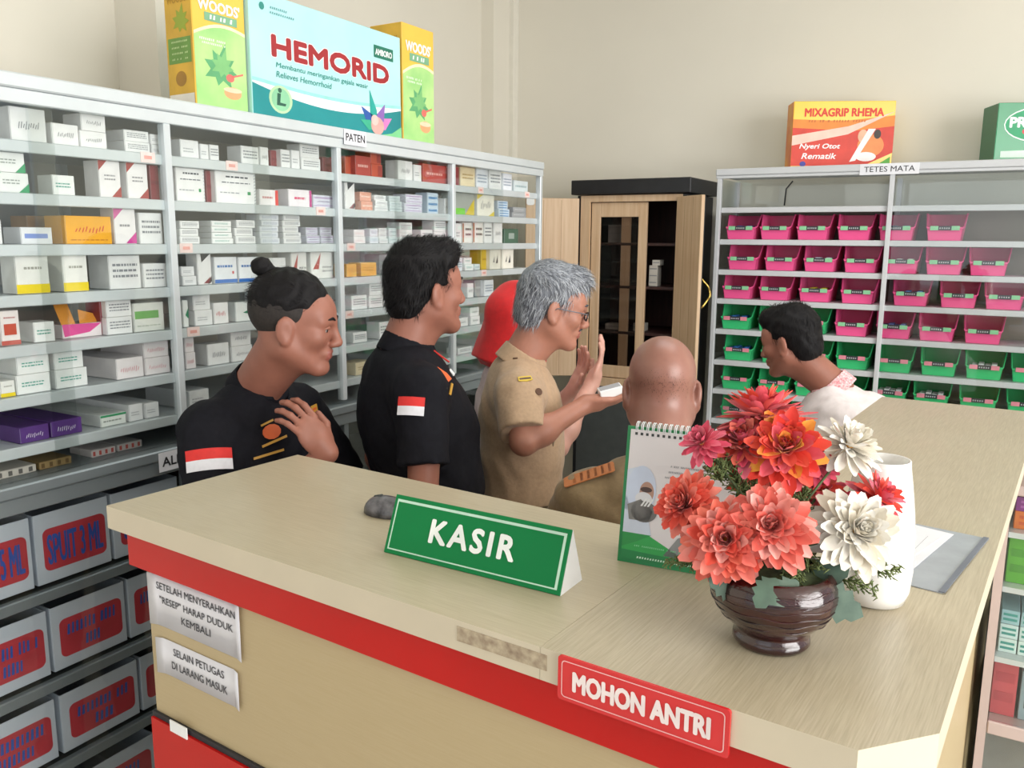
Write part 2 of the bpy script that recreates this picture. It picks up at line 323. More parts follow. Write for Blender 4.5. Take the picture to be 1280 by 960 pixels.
STY = {
 'w': ('#F0F0F0', 'white medicine box with scribbled name', [('script', '#777A80', .22, .35, .82, .62)]),
 'p': ('#EEEFF0', 'plain white medicine box', [('lines', '#B7BABE', .15, .3, .7, .6, 2)]),
 'l': ('#EDEEEE', 'white medicine box with fine print', [('lines', '#8E9298', .12, .3, .9, .8, 3)]),
 'gc': ('#EFF1EF', 'white medicine box with green corners', [('tri', '#3FA06A', [(0, 1), (.28, 1), (0, .55)]), ('tri', '#3FA06A', [(1, 0), (1, .5), (.7, 0)]), ('lines', '#A0A8A2', .3, .4, .75, .7, 2)]),
 'rc': ('#F1EFEF', 'white medicine box with dark red corners', [('tri', '#A8433F', [(0, 1), (.4, 1), (0, .72)]), ('tri', '#A8433F', [(1, .02), (1, .32), (.55, .02)]), ('lines', '#9A9A9E', .25, .45, .75, .65, 2)]),
 'mc': ('#F1EFF0', 'white medicine box with magenta corners', [('tri', '#D86AA8', [(0, 1), (.45, 1), (0, .68)]), ('tri', '#D0409A', [(1, .02), (1, .35), (.5, .02)]), ('lines', '#9A9A9E', .25, .45, .75, .6, 1)]),
 'or': ('#F2AE22', 'bright orange medicine box', [('script', '#D8401E', .2, .38, .85, .66), ('lines', '#C9821A', .1, .1, .9, .2, 1)]),
 'ob': ('#EDB24A', 'light orange medicine box', [('lines', '#C98A20', .2, .35, .8, .7, 2)]),
 'bs': ('#ECEEF2', 'white medicine box with blue stripe', [('rect', '#7D95D8', .12, .35, .85, .62)]),
 'bb': ('#EFF2F6', 'white medicine box with blue base', [('rect', '#2F6FC0', 0, .02, 1, .16), ('lines', '#4C7FC0', .12, .55, .8, .75, 1), ('rect', '#D0404A', .78, .36, .86, .46)]),
 'yb': ('#F2F2EE', 'white medicine box with yellow base', [('rect', '#F0D522', 0, .01, 1, .25), ('lines', '#A8A8A0', .25, .6, .8, .75, 1)]),
 'dr': ('#8A3840', 'dark red medicine box', [('rect', '#7B2E38', .1, .45, .9, .55)]),
 're': ('#B9504A', 'red medicine box', [('lines', '#E8B0A8', .15, .35, .8, .65, 1)]),
 'ro': ('#C4543E', 'red and orange medicine box', [('rect', '#A03C38', .6, .1, 1, .9)]),
 'cr': ('#E9D9B4', 'cream medicine box', [('lines', '#B9A070', .15, .35, .85, .7, 2)]),
 'lb': ('#E6EAF0', 'pale blue-white medicine box', [('lines', '#9AA6B8', .1, .25, .9, .75, 3)]),
 'lv': ('#DCDCE8', 'lavender striped medicine box', [('rect', '#B9A4C8', .05, .72, .95, .85), ('rect', '#C0B0D0', .05, .15, .95, .25), ('lines', '#8E88A8', .2, .4, .8, .6, 1)]),
 'st': ('#F2F2F2', 'large white box with hatched edges', [('lines', '#4A4E58', .25, .78, .8, .9, 1), ('lines', '#70747E', .15, .62, .85, .7, 1), ('lines', '#A8ACB2', .1, .3, .6, .38, 1), ('rect', '#2E9A5A', .78, .3, .86, .4)] + [('tri', '#B8BCC4', [(.95, z/10), (1, z/10+.05), (1, z/10+.08), (.95, z/10+.04)]) for z in range(10)]),
 'rn': ('#F2EDEE', 'slim white box with red end', [('rect', '#E04440', .84, .02, 1, .98), ('lines', '#D08A8E', .15, .35, .7, .65, 1)]),
 'mn': ('#F4EEF2', 'slim white box with magenta end', [('rect', '#C83C8E', .9, .02, 1, .98), ('lines', '#E0507A', .25, .35, .7, .65, 1)]),
 'pe': ('#E8A890', 'small peach medicine box', [('lines', '#F2D8CC', .1, .3, .9, .7, 1)]),
 'bl': ('#C8D8E6', 'white medicine box with blue bars', [('rect', '#4F86B8', .1, .1, .9, .2), ('rect', '#4F86B8', .1, .4, .9, .5), ('rect', '#4F86B8', .1, .7, .9, .8)]),
 'gb': ('#A9ADA8', 'grey box with green and yellow base', [('rect', '#7BD040', 0, .02, .5, .3), ('tri', '#D8C030', [(.5, .02), (1, .02), (1, .75)])]),
 'yc': ('#F2F0E4', 'white box with yellow corner stripes', [('tri', '#E8D25A', [(0, 1), (.35, 1), (0, .75)]), ('tri', '#E8D25A', [(1, 0), (1, .25), (.65, 0)]), ('script', '#8A8A90', .2, .3, .8, .75)]),
 'hs': ('#F0ECE8', 'white box with red hatched side', [('rect', '#B87858', 0, .05, .14, .95), ('lines', '#7A6A66', .3, .3, .9, .8, 2)]),
 'dg': ('#4E6A58', 'dark green medicine box', [('rect', '#9AA8A0', .3, .3, .7, .7)]),
 'gy': ('#A0A2A4', 'grey medicine box', [('lines', '#C8CACC', .1, .4, .8, .7, 1)]),
 'yl': ('#D8B428', 'yellow medicine box', [('lines', '#B08A18', .2, .4, .8, .6, 1)]),
 'wd': ('#ECE8DC', 'tall white box with dark emblem', [('tri', '#3A3A44', [(.3, .35), (.42, .65), (.4, .35)]), ('tri', '#3A3A44', [(.55, .3), (.7, .68), (.72, .3)])]),
 'rp': ('#F0E8E6', 'white box with red panel', [('rect', '#C8503A', .18, .3, .82, .62), ('rect', '#C05A50', 0, .01, 1, .14), ('lines', '#C08080', .2, .75, .8, .85, 1)]),
 'gw': ('#F0F2F1', 'white box with green writing', [('lines', '#58A898', .15, .35, .8, .65, 2)]),
 'gl': ('#E4E6E0', 'pale box with green band', [('rect', '#5FA84A', .04, .45, .82, .72), ('lines', '#B8C0B4', .1, .15, .9, .25, 1)]),
 'rw': ('#F0EFEF', 'white box with red writing', [('script', '#D84050', .15, .35, .8, .6)]),
 'pw': ('#EFE9EA', 'white box with pink writing', [('script', '#D89098', .15, .3, .85, .6)]),
 'gt': ('#EEF2F0', 'white box with green tip', [('tri', '#2E8A66', [(1, .3), (1, .7), (.4, .45)])]),
 'bk': ('#EDEDED', 'white box with black corner', [('tri', '#2E2E34', [(.25, 1), (.95, 1), (.3, .72)]), ('tri', '#8A3038', [(.4, .04), (.9, .04), (.9, .25)]), ('tri', '#3A3A3E', [(1, .1), (1, .3), (.7, 0)])]),
 'rs': ('#F0EFEC', 'white box with red diagonal stripe', [('tri', '#B84A44', [(.1, .35), (.45, .95), (.35, .35)]), ('lines', '#A8A8A8', .5, .2, .95, .5, 2)]),
 'pu': ('#5A3580', 'purple medicine box with white writing', [('script', '#E8E0F0', .2, .25, .8, .62)]),
 'br': ('#B99468', 'brown cardboard box', [('lines', '#A07C50', .1, .4, .9, .6, 1)]),
 'wg': ('#E6EBE6', 'flat white box with green top edge', [('rect', '#3F9A68', 0, .8, 1, .98), ('lines', '#9AA09A', .1, .3, .8, .6, 1)]),
 'bt': ('#D8E2E4', 'pale glassy box', [('lines', '#A8BCC0', .1, .3, .9, .7, 1)]),
}
# (row, px0, px1, pxtop, style, tiers, depth, setback)
BX = [
 (0, 12, 59, 135, 'w', 1, .14, .03), (0, 64, 99, 155, 'w', 1, .12, .03), (0, 99, 134, 143, 'w', 2, .12, .03), (0, 155, 188, 163, 'l', 2, .2, .03), (0, 189, 203, 168, 'p', 2, .1, .03),
 (0, 225, 249, 175, 'p', 1, .12, .04), (0, 250, 261, 180, 'p', 1, .12, .04), (0, 262, 274, 181, 'l', 1, .12, .04), (0, 301, 324, 183, 'l', 1, .1, .04), (0, 325, 336, 184, 'w', 1, .1, .04), (0, 338, 350, 188, 'dr', 1, .12, .06), (0, 351, 363, 187, 'l', 1, .1, .04), (0, 364, 375, 188, 'p', 1, .1, .04), (0, 376, 401, 181, 'l', 2, .1, .04), (0, 403, 420, 197, 'dr', 1, .14, .06),
 (0, 431, 443, 196, 'ro', 1, .12, .05), (0, 444, 464, 195, 're', 1, .12, .03), (0, 464, 478, 183, 'ro', 2, .12, .03), (0, 497, 516, 201, 'w', 1, .1, .03), (0, 517, 527, 206, 'p', 1, .1, .03), (0, 528, 559, 206, 're', 1, .1, .03),
 (0, 569, 574, 209, 'dr', 1, .1, .03), (0, 575, 594, 209, 'cr', 1, .1, .03), (0, 595, 610, 211, 'lb', 1, .1, .03), (0, 611, 627, 212, 'l', 1, .1, .03), (0, 628, 640, 217, 'lb', 1, .1, .03), (0, 642, 660, 226, 'bt', 1, .1, .03),
 (1, -12, 37, 190, 'gc', 2, .14, .03), (1, 65, 94, 219, 'gw', 1, .1, .03), (1, 124, 152, 198, 'rc', 1, .1, .03), (1, 159, 186, 200, 'rc', 1, .1, .03), (1, 188, 200, 203, 'dr', 1, .1, .04),
 (1, 220, 257, 206, 'st', 1, .13, .03), (1, 258, 267, 209, 'dr', 1, .1, .05), (1, 269, 321, 209, 'st', 1, .13, .03), (1, 324, 348, 237, 'rn', 1, .1, .03), (1, 360, 390, 237, 'mn', 1, .1, .03), (1, 391, 417, 244, 'lv', 1, .1, .03),
 (1, 431, 444, 223, 'bk', 1, .1, .03), (1, 451, 466, 240, 'pe', 2, .09, .03), (1, 468, 485, 244, 'l', 3, .1, .03), (1, 487, 503, 245, 'bt', 3, .1, .03), (1, 505, 528, 243, 'lv', 2, .1, .03), (1, 534, 548, 241, 'bl', 1, .1, .03), (1, 556, 561, 248, 'w', 1, .08, .03),
 (1, 569, 593, 240, 'gb', 1, .12, .03), (1, 596, 618, 238, 'yc', 1, .1, .03), (1, 623, 637, 251, 'bl', 2, .08, .03), (1, 640, 658, 259, 'gy', 2, .1, .03),
 (2, -10, 3, 274, 'w', 1, .1, .03), (2, 25, 66, 284, 'bs', 1, .12, .03), (2, 34, 78, 270, 'br', 1, .12, .2), (2, 81, 141, 270, 'or', 1, .14, .03), (2, 143, 171, 258, 'mc', 1, .09, .03), (2, 174, 204, 266, 'l', 1, .1, .03),
 (2, 224, 250, 276, 'l', 3, .1, .03), (2, 264, 292, 276, 'gw', 4, .1, .03), (2, 294, 320, 275, 'l', 3, .1, .03), (2, 325, 350, 268, 'lb', 5, .1, .03), (2, 354, 377, 268, 'l', 5, .1, .03), (2, 383, 400, 284, 'lv', 2, .1, .06), (2, 401, 417, 284, 'lv', 2, .1, .06),
 (2, 442, 457, 287, 'pw', 2, .1, .03), (2, 462, 473, 286, 'lb', 2, .1, .03), (2, 474, 485, 285, 'l', 3, .1, .03), (2, 486, 497, 285, 'bt', 2, .1, .03), (2, 499, 516, 278, 'l', 2, .1, .03), (2, 526, 541, 287, 'l', 1, .1, .03), (2, 542, 558, 275, 'l', 2, .1, .03),
 (2, 569, 577, 279, 'p', 1, .1, .03), (2, 578, 590, 278, 'hs', 1, .1, .03), (2, 591, 604, 277, 'hs', 1, .1, .03), (2, 605, 615, 276, 'l', 1, .1, .03), (2, 617, 628, 276, 'w', 1, .1, .03), (2, 630, 648, 286, 'dg', 1, .1, .03),
 (3, 20, 63, 313, 'yb', 1, .1, .03), (3, 65, 78, 340, 'yl', 1, .1, .08), (3, 79, 111, 316, 'yb', 1, .1, .03), (3, 136, 177, 319, 'l', 1, .14, .03), (3, 179, 209, 329, 'l', 1, .14, .03),
 (3, 228, 246, 333, 'p', 2, .12, .03), (3, 247, 265, 317, 'bk', 1, .08, .03), (3, 268, 297, 321, 'bb', 1, .1, .03), (3, 298, 328, 321, 'bb', 1, .1, .03), (3, 337, 358, 322, 'p', 1, .1, .03), (3, 364, 384, 314, 'rs', 1, .1, .03), (3, 388, 417, 314, 'rs', 1, .1, .03),
 (3, 433, 446, 330, 'ob', 1, .1, .03), (3, 451, 471, 328, 'ob', 1, .1, .03), (3, 474, 490, 318, 'gy', 1, .12, .08),
 (3, 570, 578, 322, 'lb', 1, .08, .03), (3, 581, 592, 322, 'gw', 2, .1, .03), (3, 593, 600, 330, 'bt', 1, .1, .03), (3, 601, 611, 311, 'yl', 1, .1, .05), (3, 612, 626, 310, 'wd', 1, .08, .03), (3, 627, 642, 310, 'wd', 1, .08, .03),
 (4, 1, 26, 388, 'rp', 1, .08, .03), (4, 42, 69, 402, 'gw', 1, .1, .03), (4, 126, 132, 376, 'dr', 1, .1, .05), (4, 133, 166, 370, 'l', 2, .1, .03), (4, 167, 206, 378, 'gl', 1, .12, .03),
 (4, 229, 236, 375, 'gt', 1, .1, .03), (4, 243, 266, 368, 'p', 2, .1, .03), (4, 267, 286, 378, 'rw', 1, .1, .03), (4, 294, 318, 377, 'gt', 1, .1, .03), (4, 322, 340, 377, 'yl', 1, .1, .1),
 (4, 439, 459, 369, 'l', 1, .1, .03), (4, 461, 479, 353, 'l', 2, .1, .03), (4, 485, 496, 372, 'p', 1, .1, .03),
 (4, 584, 592, 354, 'w', 1, .08, .03), (4, 593, 603, 350, 'gy', 1, .1, .05), (4, 605, 617, 350, 'lb', 1, .1, .03),
 (5, 0, 19, 476, 'yb', 1, .15, .03), (5, 20, 64, 437, 'gw', 2, .15, .03), (5, 69, 110, 434, 'gw', 2, .15, .03), (5, 145, 180, 447, 'pw', 1, .3, .03), (5, 181, 213, 425, 'pw', 2, .2, .03),
 (5, 232, 245, 420, 'pw', 2, .1, .03), (5, 259, 287, 429, 'w', 1, .1, .03), (5, 289, 316, 412, 'w', 2, .1, .03),
 (5, 441, 459, 415, 'l', 1, .1, .03), (5, 474, 488, 402, 'l', 1, .1, .03), (5, 573, 585, 397, 'w', 1, .1, .03), (5, 588, 600, 384, 'w', 2, .1, .03),
 (6, 24, 62, 532, 'pu', 1, .34, .03), (6, 63, 103, 524, 'pu', 1, .34, .03), (6, 125, 158, 517, 'wg', 1, .34, .03), (6, 161, 179, 505, 'p', 1, .3, .03), (6, 181, 199, 503, 'p', 1, .3, .03),
 (6, 236, 262, 487, 'p', 1, .2, .03), (6, 444, 466, 452, 'cr', 1, .12, .03), (6, 572, 590, 434, 'l', 1, .1, .03), (6, 593, 606, 432, 'p', 1, .1, .03),
]
BAYN = ['leftmost bay', 'second bay', 'third bay', 'rightmost bay']
ROWN = ['top', 'second', 'third', 'fourth', 'fifth', 'sixth', 'seventh', 'eighth']
def zon(px, py, x):
    return W(px, py, 0, x).z
cnt = {}
rb = random.Random(3)
for (r, p0, p1, pt, stl, tiers, dep, sb) in BX:
    z0 = SH[r]
    a = lx(p0, z=z0+0.02, back=sb); b = lx(p1, z=z0+0.02, back=sb)
    zt = zon((p0+p1)/2, pt, LX-sb)
    h = max(0.012, zt-z0); ceil = (2.0 if r == 0 else SH[r-1]-0.024)-z0-0.003
    h = min(h, ceil); w = (b-a)*0.965
    bay = sum(1 for q in posts[1:4] if (a+b)/2 > q)
    # keep clear of posts
    k = (r, bay); cnt[k] = cnt.get(k, 0)+1; num = cnt[k]
    for t in range(tiers):
        mb = med_box(stl, w*(1 if t == 0 else rb.uniform(.9, 1)), h/tiers-0.0006, dep if dep >= .2 else dep*.62, rb)
        jx = 0 if t == 0 else rb.uniform(-.06, .06)*w
        o = mb.build('medicine_box')
        lp = Vector(((a+b)/2+jx, sb-0.0 + (0 if t == 0 else rb.uniform(0, .006)), z0+t*h/tiers+0.0003))
        o.location = (LX-lp.y, LY0+lp.x, lp.z); o.rotation_euler = (0, 0, PI/2+(0 if tiers == 1 else rb.uniform(-.03, .03)*(t > 0)))
        pos = ORD[num-1]
        if tiers == 1: lab = '%s, %s from left, %s shelf, %s' % (STY[stl][1], pos, ROWN[r], BAYN[bay])
        else:
            tn = ['bottom', 'top'][t] if tiers == 2 else (['bottom', 'second from bottom', 'middle', 'fourth up', 'top'][t] if tiers == 5 else (['bottom', 'middle', 'top'][t] if tiers == 3 else ['bottom', 'second up', 'third up', 'top'][t]))
            lab = '%s, %s of %s pile, %s shelf, %s' % (STY[stl][1], tn.replace('second from bottom', 'second up'), pos, ROWN[r], BAYN[bay])
        tag(o, lab, 'box', 'medicine boxes in the long glass wall cabinet')
# opened orange and pink carton
ob = empty('open_carton', (LX-0.05, LY0+lx(103, z=SH[4]+.02, back=.05), SH[4]+0.0003), PI/2, 'torn open pink and white carton with orange flaps, fifth shelf, leftmost bay', 'box')
mb = MB(); mb.box(-.055, .055, 0, .09, 0, .035, hm('#EFE6E8')); flat(mb, [(-.055, .036), (-.05, .004), (.02, .012), (.055, .034)], hm('#E0529A'), -.0008); mb.build('carton_body', ob)
mb = MB(); mb.add([(-.05, .01, .034), (-.01, .012, .034), (-.005, .05, .085), (-.048, .045, .09)], [(0, 1, 2, 3)], hm('#E89A3C')); mb.add([(0, .01, .034), (.05, .012, .034), (.06, .03, .055), (.01, .03, .07)], [(0, 1, 2, 3)], hm('#E89A3C')); mb.build('flap', ob)
# small paper packs lying on the lowest shelf
for i, (p0, p1, stl_) in enumerate(((-5, 46, '#D9D2C8'), (115, 145, '#D8D0CE'), (148, 178, '#C9C4C2'), (50, 90, '#9C8256'))):
    z0 = 1.0852; a = lx(p0, z=z0, back=.06); b = lx(p1, z=z0, back=.06)
    mb = MB().box(-(b-a)/2, (b-a)/2, 0, .10, 0, .02, hm(stl_), bev=.002)
    for q in range(4): flat(mb, [(-(b-a)/2+(b-a)*(q*.25+.05), .004), (-(b-a)/2+(b-a)*(q*.25+.15), .004), (-(b-a)/2+(b-a)*(q*.25+.15), .016), (-(b-a)/2+(b-a)*(q*.25+.05), .016)], hm(['#6E6A66', '#C05A52', '#C05A52', '#6A5230'][i]), -.0006)
    o = mb.build('paper_pack'); o.location = (LX-.06, LY0+(a+b)/2, z0); o.rotation_euler = (0, 0, PI/2)
    tag(o, ['flat white paper pack with handwriting on lowest shelf, far left', 'red and white striped pack on lowest shelf, leftmost bay', 'faint red striped pack on lowest shelf beside shirt sleeve', 'brown crumpled pack on lowest shelf behind white one'][i], 'pack')

# labelled bins in the lower section
BINW = mat('bin_white', hexc('#CDD6E2'), 0.4, 0.03, 6); REDL = mat('bin_label_red', hexc('#C8404A'), 0.5, 0.12, 9); BLUEL = mat('bin_label_blue', hexc('#3A5CB4'), 0.5, 0.1, 9)
def low_bin(px0, px1, z0, h, lines, lab):
    a = lx(px0, z=z0+h/2, back=.015); b = lx(px1, z=z0+h/2, back=.015)
    b = min(b, .684) if a < .7 else b; w = b-a-.006
    e = empty('storage_bin', (LX-.015, LY0+(a+b)/2, z0+.0005), PI/2, lab, 'bin', 'labelled storage bins under the long wall cabinet')
    mb = MB().box(-w/2, w/2, 0, .003, 0, h, BINW, bev=.001).box(-w/2, -w/2+.003, .0035, .4, 0, h, BINW).box(w/2-.003, w/2, .0035, .4, 0, h, BINW).box(-w/2, w/2, .397, .4, 0, h, BINW).box(-w/2+.003, w/2-.003, .0035, .397, 0, .003, BINW)
    mb.build('bin_body', e)
    lw, lh = w*.84, h*.60; mb = MB(); mb.prism(rrect(lw, lh, .016, cx=w*.02, cz=h*.47), -.0012, 0, REDL); lo = mb.build('front_label', e)
    mb = MB(); n = len(lines)
    for i, (s, fw) in enumerate(lines):
        if s: text(mb, s, w*.02, h*.47+lh*((n-1)/2-i)/n*.86, lw*fw*1.04, lh*.72/n, BLUEL, -.0018, .012)
        else: strokes(mb, w*.02, h*.47+lh*((n-1)/2-i)/n*.86, lw*fw, lh*.62/n, BLUEL, -.0018, int(16*fw), RS_)
    mb.build('lettering', lo)
low_bin(-62, 41, .80, .185, [('SPUIT 5 ML', .86)], 'white bin with SPUIT 5 ML label at far left, upper lower-cabinet row')
low_bin(43, 138, .80, .185, [('SPUIT 3 ML', .86)], 'white storage bin whose red label reads SPUIT 3 ML')
low_bin(140, 240, .80, .185, [('SPUIT 1 ML', .86)], 'white red-labelled bin half hidden behind the counter corner, upper row')
low_bin(-35, 62, .555, .175, [('', .8), ('', .4)], 'two-line labelled white bin at far left, middle lower-cabinet row')
low_bin(64, 158, .555, .175, [('', .8), ('', .25)], 'two-line labelled white bin beside counter end, middle lower-cabinet row')
low_bin(160, 260, .555, .175, [('', .8), ('', .25)], 'red-labelled white bin mostly hidden by counter end, middle row')
low_bin(-45, 72, .32, .165, [('', .8), ('', .5)], 'two-line labelled white bin at far left, third lower-cabinet row')
low_bin(76, 174, .32, .165, [('', .8), ('', .3)], 'two-line labelled white bin beside counter end, third lower-cabinet row')
low_bin(176, 270, .32, .165, [('', .6)], 'white bin sliver hidden behind the counter end, third row')
low_bin(100, 195, .07, .165, [('', .6), ('', .6)], 'red-labelled white bin on the lowest row of the cabinet')

# --- cartons on top of the left cabinet
def carton(name, x, y, z, w, h, d, rz, base, lab, front, side_mat=None, sides=None, tilt=None, nm='promotional_carton'):
    e = empty(nm, (x, y, z), rz, lab, 'carton')
    if tilt: e.rotation_euler = (tilt, 0, rz)
    mb = MB().box(-w/2, w/2, 0, d, 0, h, base, bev=.002)
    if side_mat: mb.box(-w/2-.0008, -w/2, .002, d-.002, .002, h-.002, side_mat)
    mb.build('carton_body', e)
    front(e, w, h)
    if sides: sides(e, w, h, d)
    return e
def leaf_shape(cx, cz, s, rot=0, n=5):
    pts = [(0, -.5), (.12, -.32), (.42, -.42), (.30, -.18), (.52, -.02), (.26, .06), (.34, .30), (.12, .22), (0, .6), (-.12, .22), (-.34, .30), (-.26, .06), (-.52, -.02), (-.30, -.18), (-.42, -.42), (-.12, -.32)]
    c, sn = math.cos(rot), math.sin(rot)
    return [(cx+s*(a*c-b*sn), cz+s*(a*sn+b*c)) for a, b in pts]
def ellipse(cx, cz, a, b, n=24, a0=0, a1=2*PI): return [(cx+a*math.cos(a0+(a1-a0)*i/n), cz+b*math.sin(a0+(a1-a0)*i/n)) for i in range(n)]
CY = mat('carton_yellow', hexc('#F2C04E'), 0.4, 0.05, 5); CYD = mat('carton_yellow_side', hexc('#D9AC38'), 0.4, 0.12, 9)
def woods_front(e, w, h):
    mb = MB(); y = -.0008
    G = mat('carton_green_art', hexc('#8FCB7A'), 0.4, 0.18, 6, col2=hexc('#C9E59A'))
    pts = [(-w/2+.002, .002), (w/2-.002, .002), (w/2-.002, h*.66)] + [(w/2-.002-(w-.004)*t/10, h*(.66-.06*math.pow(t/10, 2))+h*.045*math.sin(PI*t/10)) for t in range(1, 10)] + [(-w/2+.002, h*.58)]
    flat(mb, pts, G, y)
    band = [(-w/2+.002, h*.585), ] + [(-w/2+.002+(w-.004)*t/10, h*(.60+.06*(1-math.pow(1-t/10, 2)))+h*.045*math.sin(PI*t/10)) for t in range(0, 11)]
    low_ = [(w/2-.002-(w-.004)*t/10, h*(.575+.06*(1-math.pow(t/10, 2)))+h*.045*math.sin(PI*t/10)) for t in range(0, 11)]
    flat(mb, band+low_, hm('#FFF0C0'), y-.0002)
    flat(mb, leaf_shape(w*.0, h*.36, w*.62, -.25), hm('#5FA872'), y-.0003)
    flat(mb, leaf_shape(w*.03, h*.38, w*.42, -.25), hm('#7FBE7A'), y-.0004)
    flat(mb, ellipse(w*.2, h*.16, w*.17, h*.05), hm('#EDA878'), y-.0005)
    flat(mb, ellipse(w*.2, h*.185, w*.18, h*.02), hm('#F6D2B4'), y-.0006)
    flat(mb, ellipse(w*.16, h*.28, w*.08, h*.032), hm('#E8746A'), y-.0006)
    flat(mb, [(w*.2, h*.285), (w*.42, h*.32), (w*.42, h*.335), (w*.2, h*.30)], hm('#E8746A'), y-.0006)
    strokes(mb, -w*.15, h*.555, w*.5, h*.02, hm('#EAF4E0'), y-.0006, 14, RS_)
    strokes(mb, -w*.13, h*.525, w*.45, h*.018, hm('#EAF4E0'), y-.0006, 13, RS_)
    mb.build('front_print', e)
    mb = MB(); text(mb, "WOODS'", 0, h*.82, w*.8, h*.09, WHITE, y-.0008, .03); flat(mb, [(-w*.28, h*.70), (w*.34, h*.70), (w*.34, h*.765), (-w*.28, h*.765)], hm('#7DB08A'), y-.0004)
    strokes(mb, w*.03, h*.733, w*.45, h*.035, WHITE, y-.0009, 7, RS_); mb.build('lettering', e)
def woods_side(e, w, h, d):
    mb = MB(); T = Matrix.Translation((-w/2-.0012, d/2, 0)) @ Matrix.Rotation(-PI/2, 4, 'Z')
    flat(mb, [(-d*.42, h*.36), (d*.42, h*.36), (d*.42, h*.56), (-d*.42, h*.56)], hm('#6E9A48'), 0, T)
    for i in range(4): strokes(mb, 0, h*(.53-.045*i), d*.6, h*.015, hm('#C8DDA0'), -.0004, 10, RS_, T)
    flat(mb, [(-d*.46, .003), (d*.46, .003), (d*.46, h*.12), (-d*.46, h*.12)], hm('#E9E4DA'), 0, T)
    flat(mb, ellipse(0, h*.24, d*.2, h*.06), hm('#A87C30'), 0, T)
    text(mb, "WOODS'", -d*.02, h*.86, d*.75, h*.07, hm('#B88A28'), -.0004, .01, 0, T)
    flat(mb, leaf_shape(d*.1, h*.70, d*.6, -.2), hm('#9AAA38'), -.0002, T)
    mb.build('side_print', e)
def put_left(p0, p1, ptop, xfront, d, base, lab, front, nm, **k):
    # base pixel ends of the front face at cabinet top
    a = W(p0[0], p0[1], 2, 2.051); b = W(p1[0], p1[1], 2, 2.051)
    return a, b
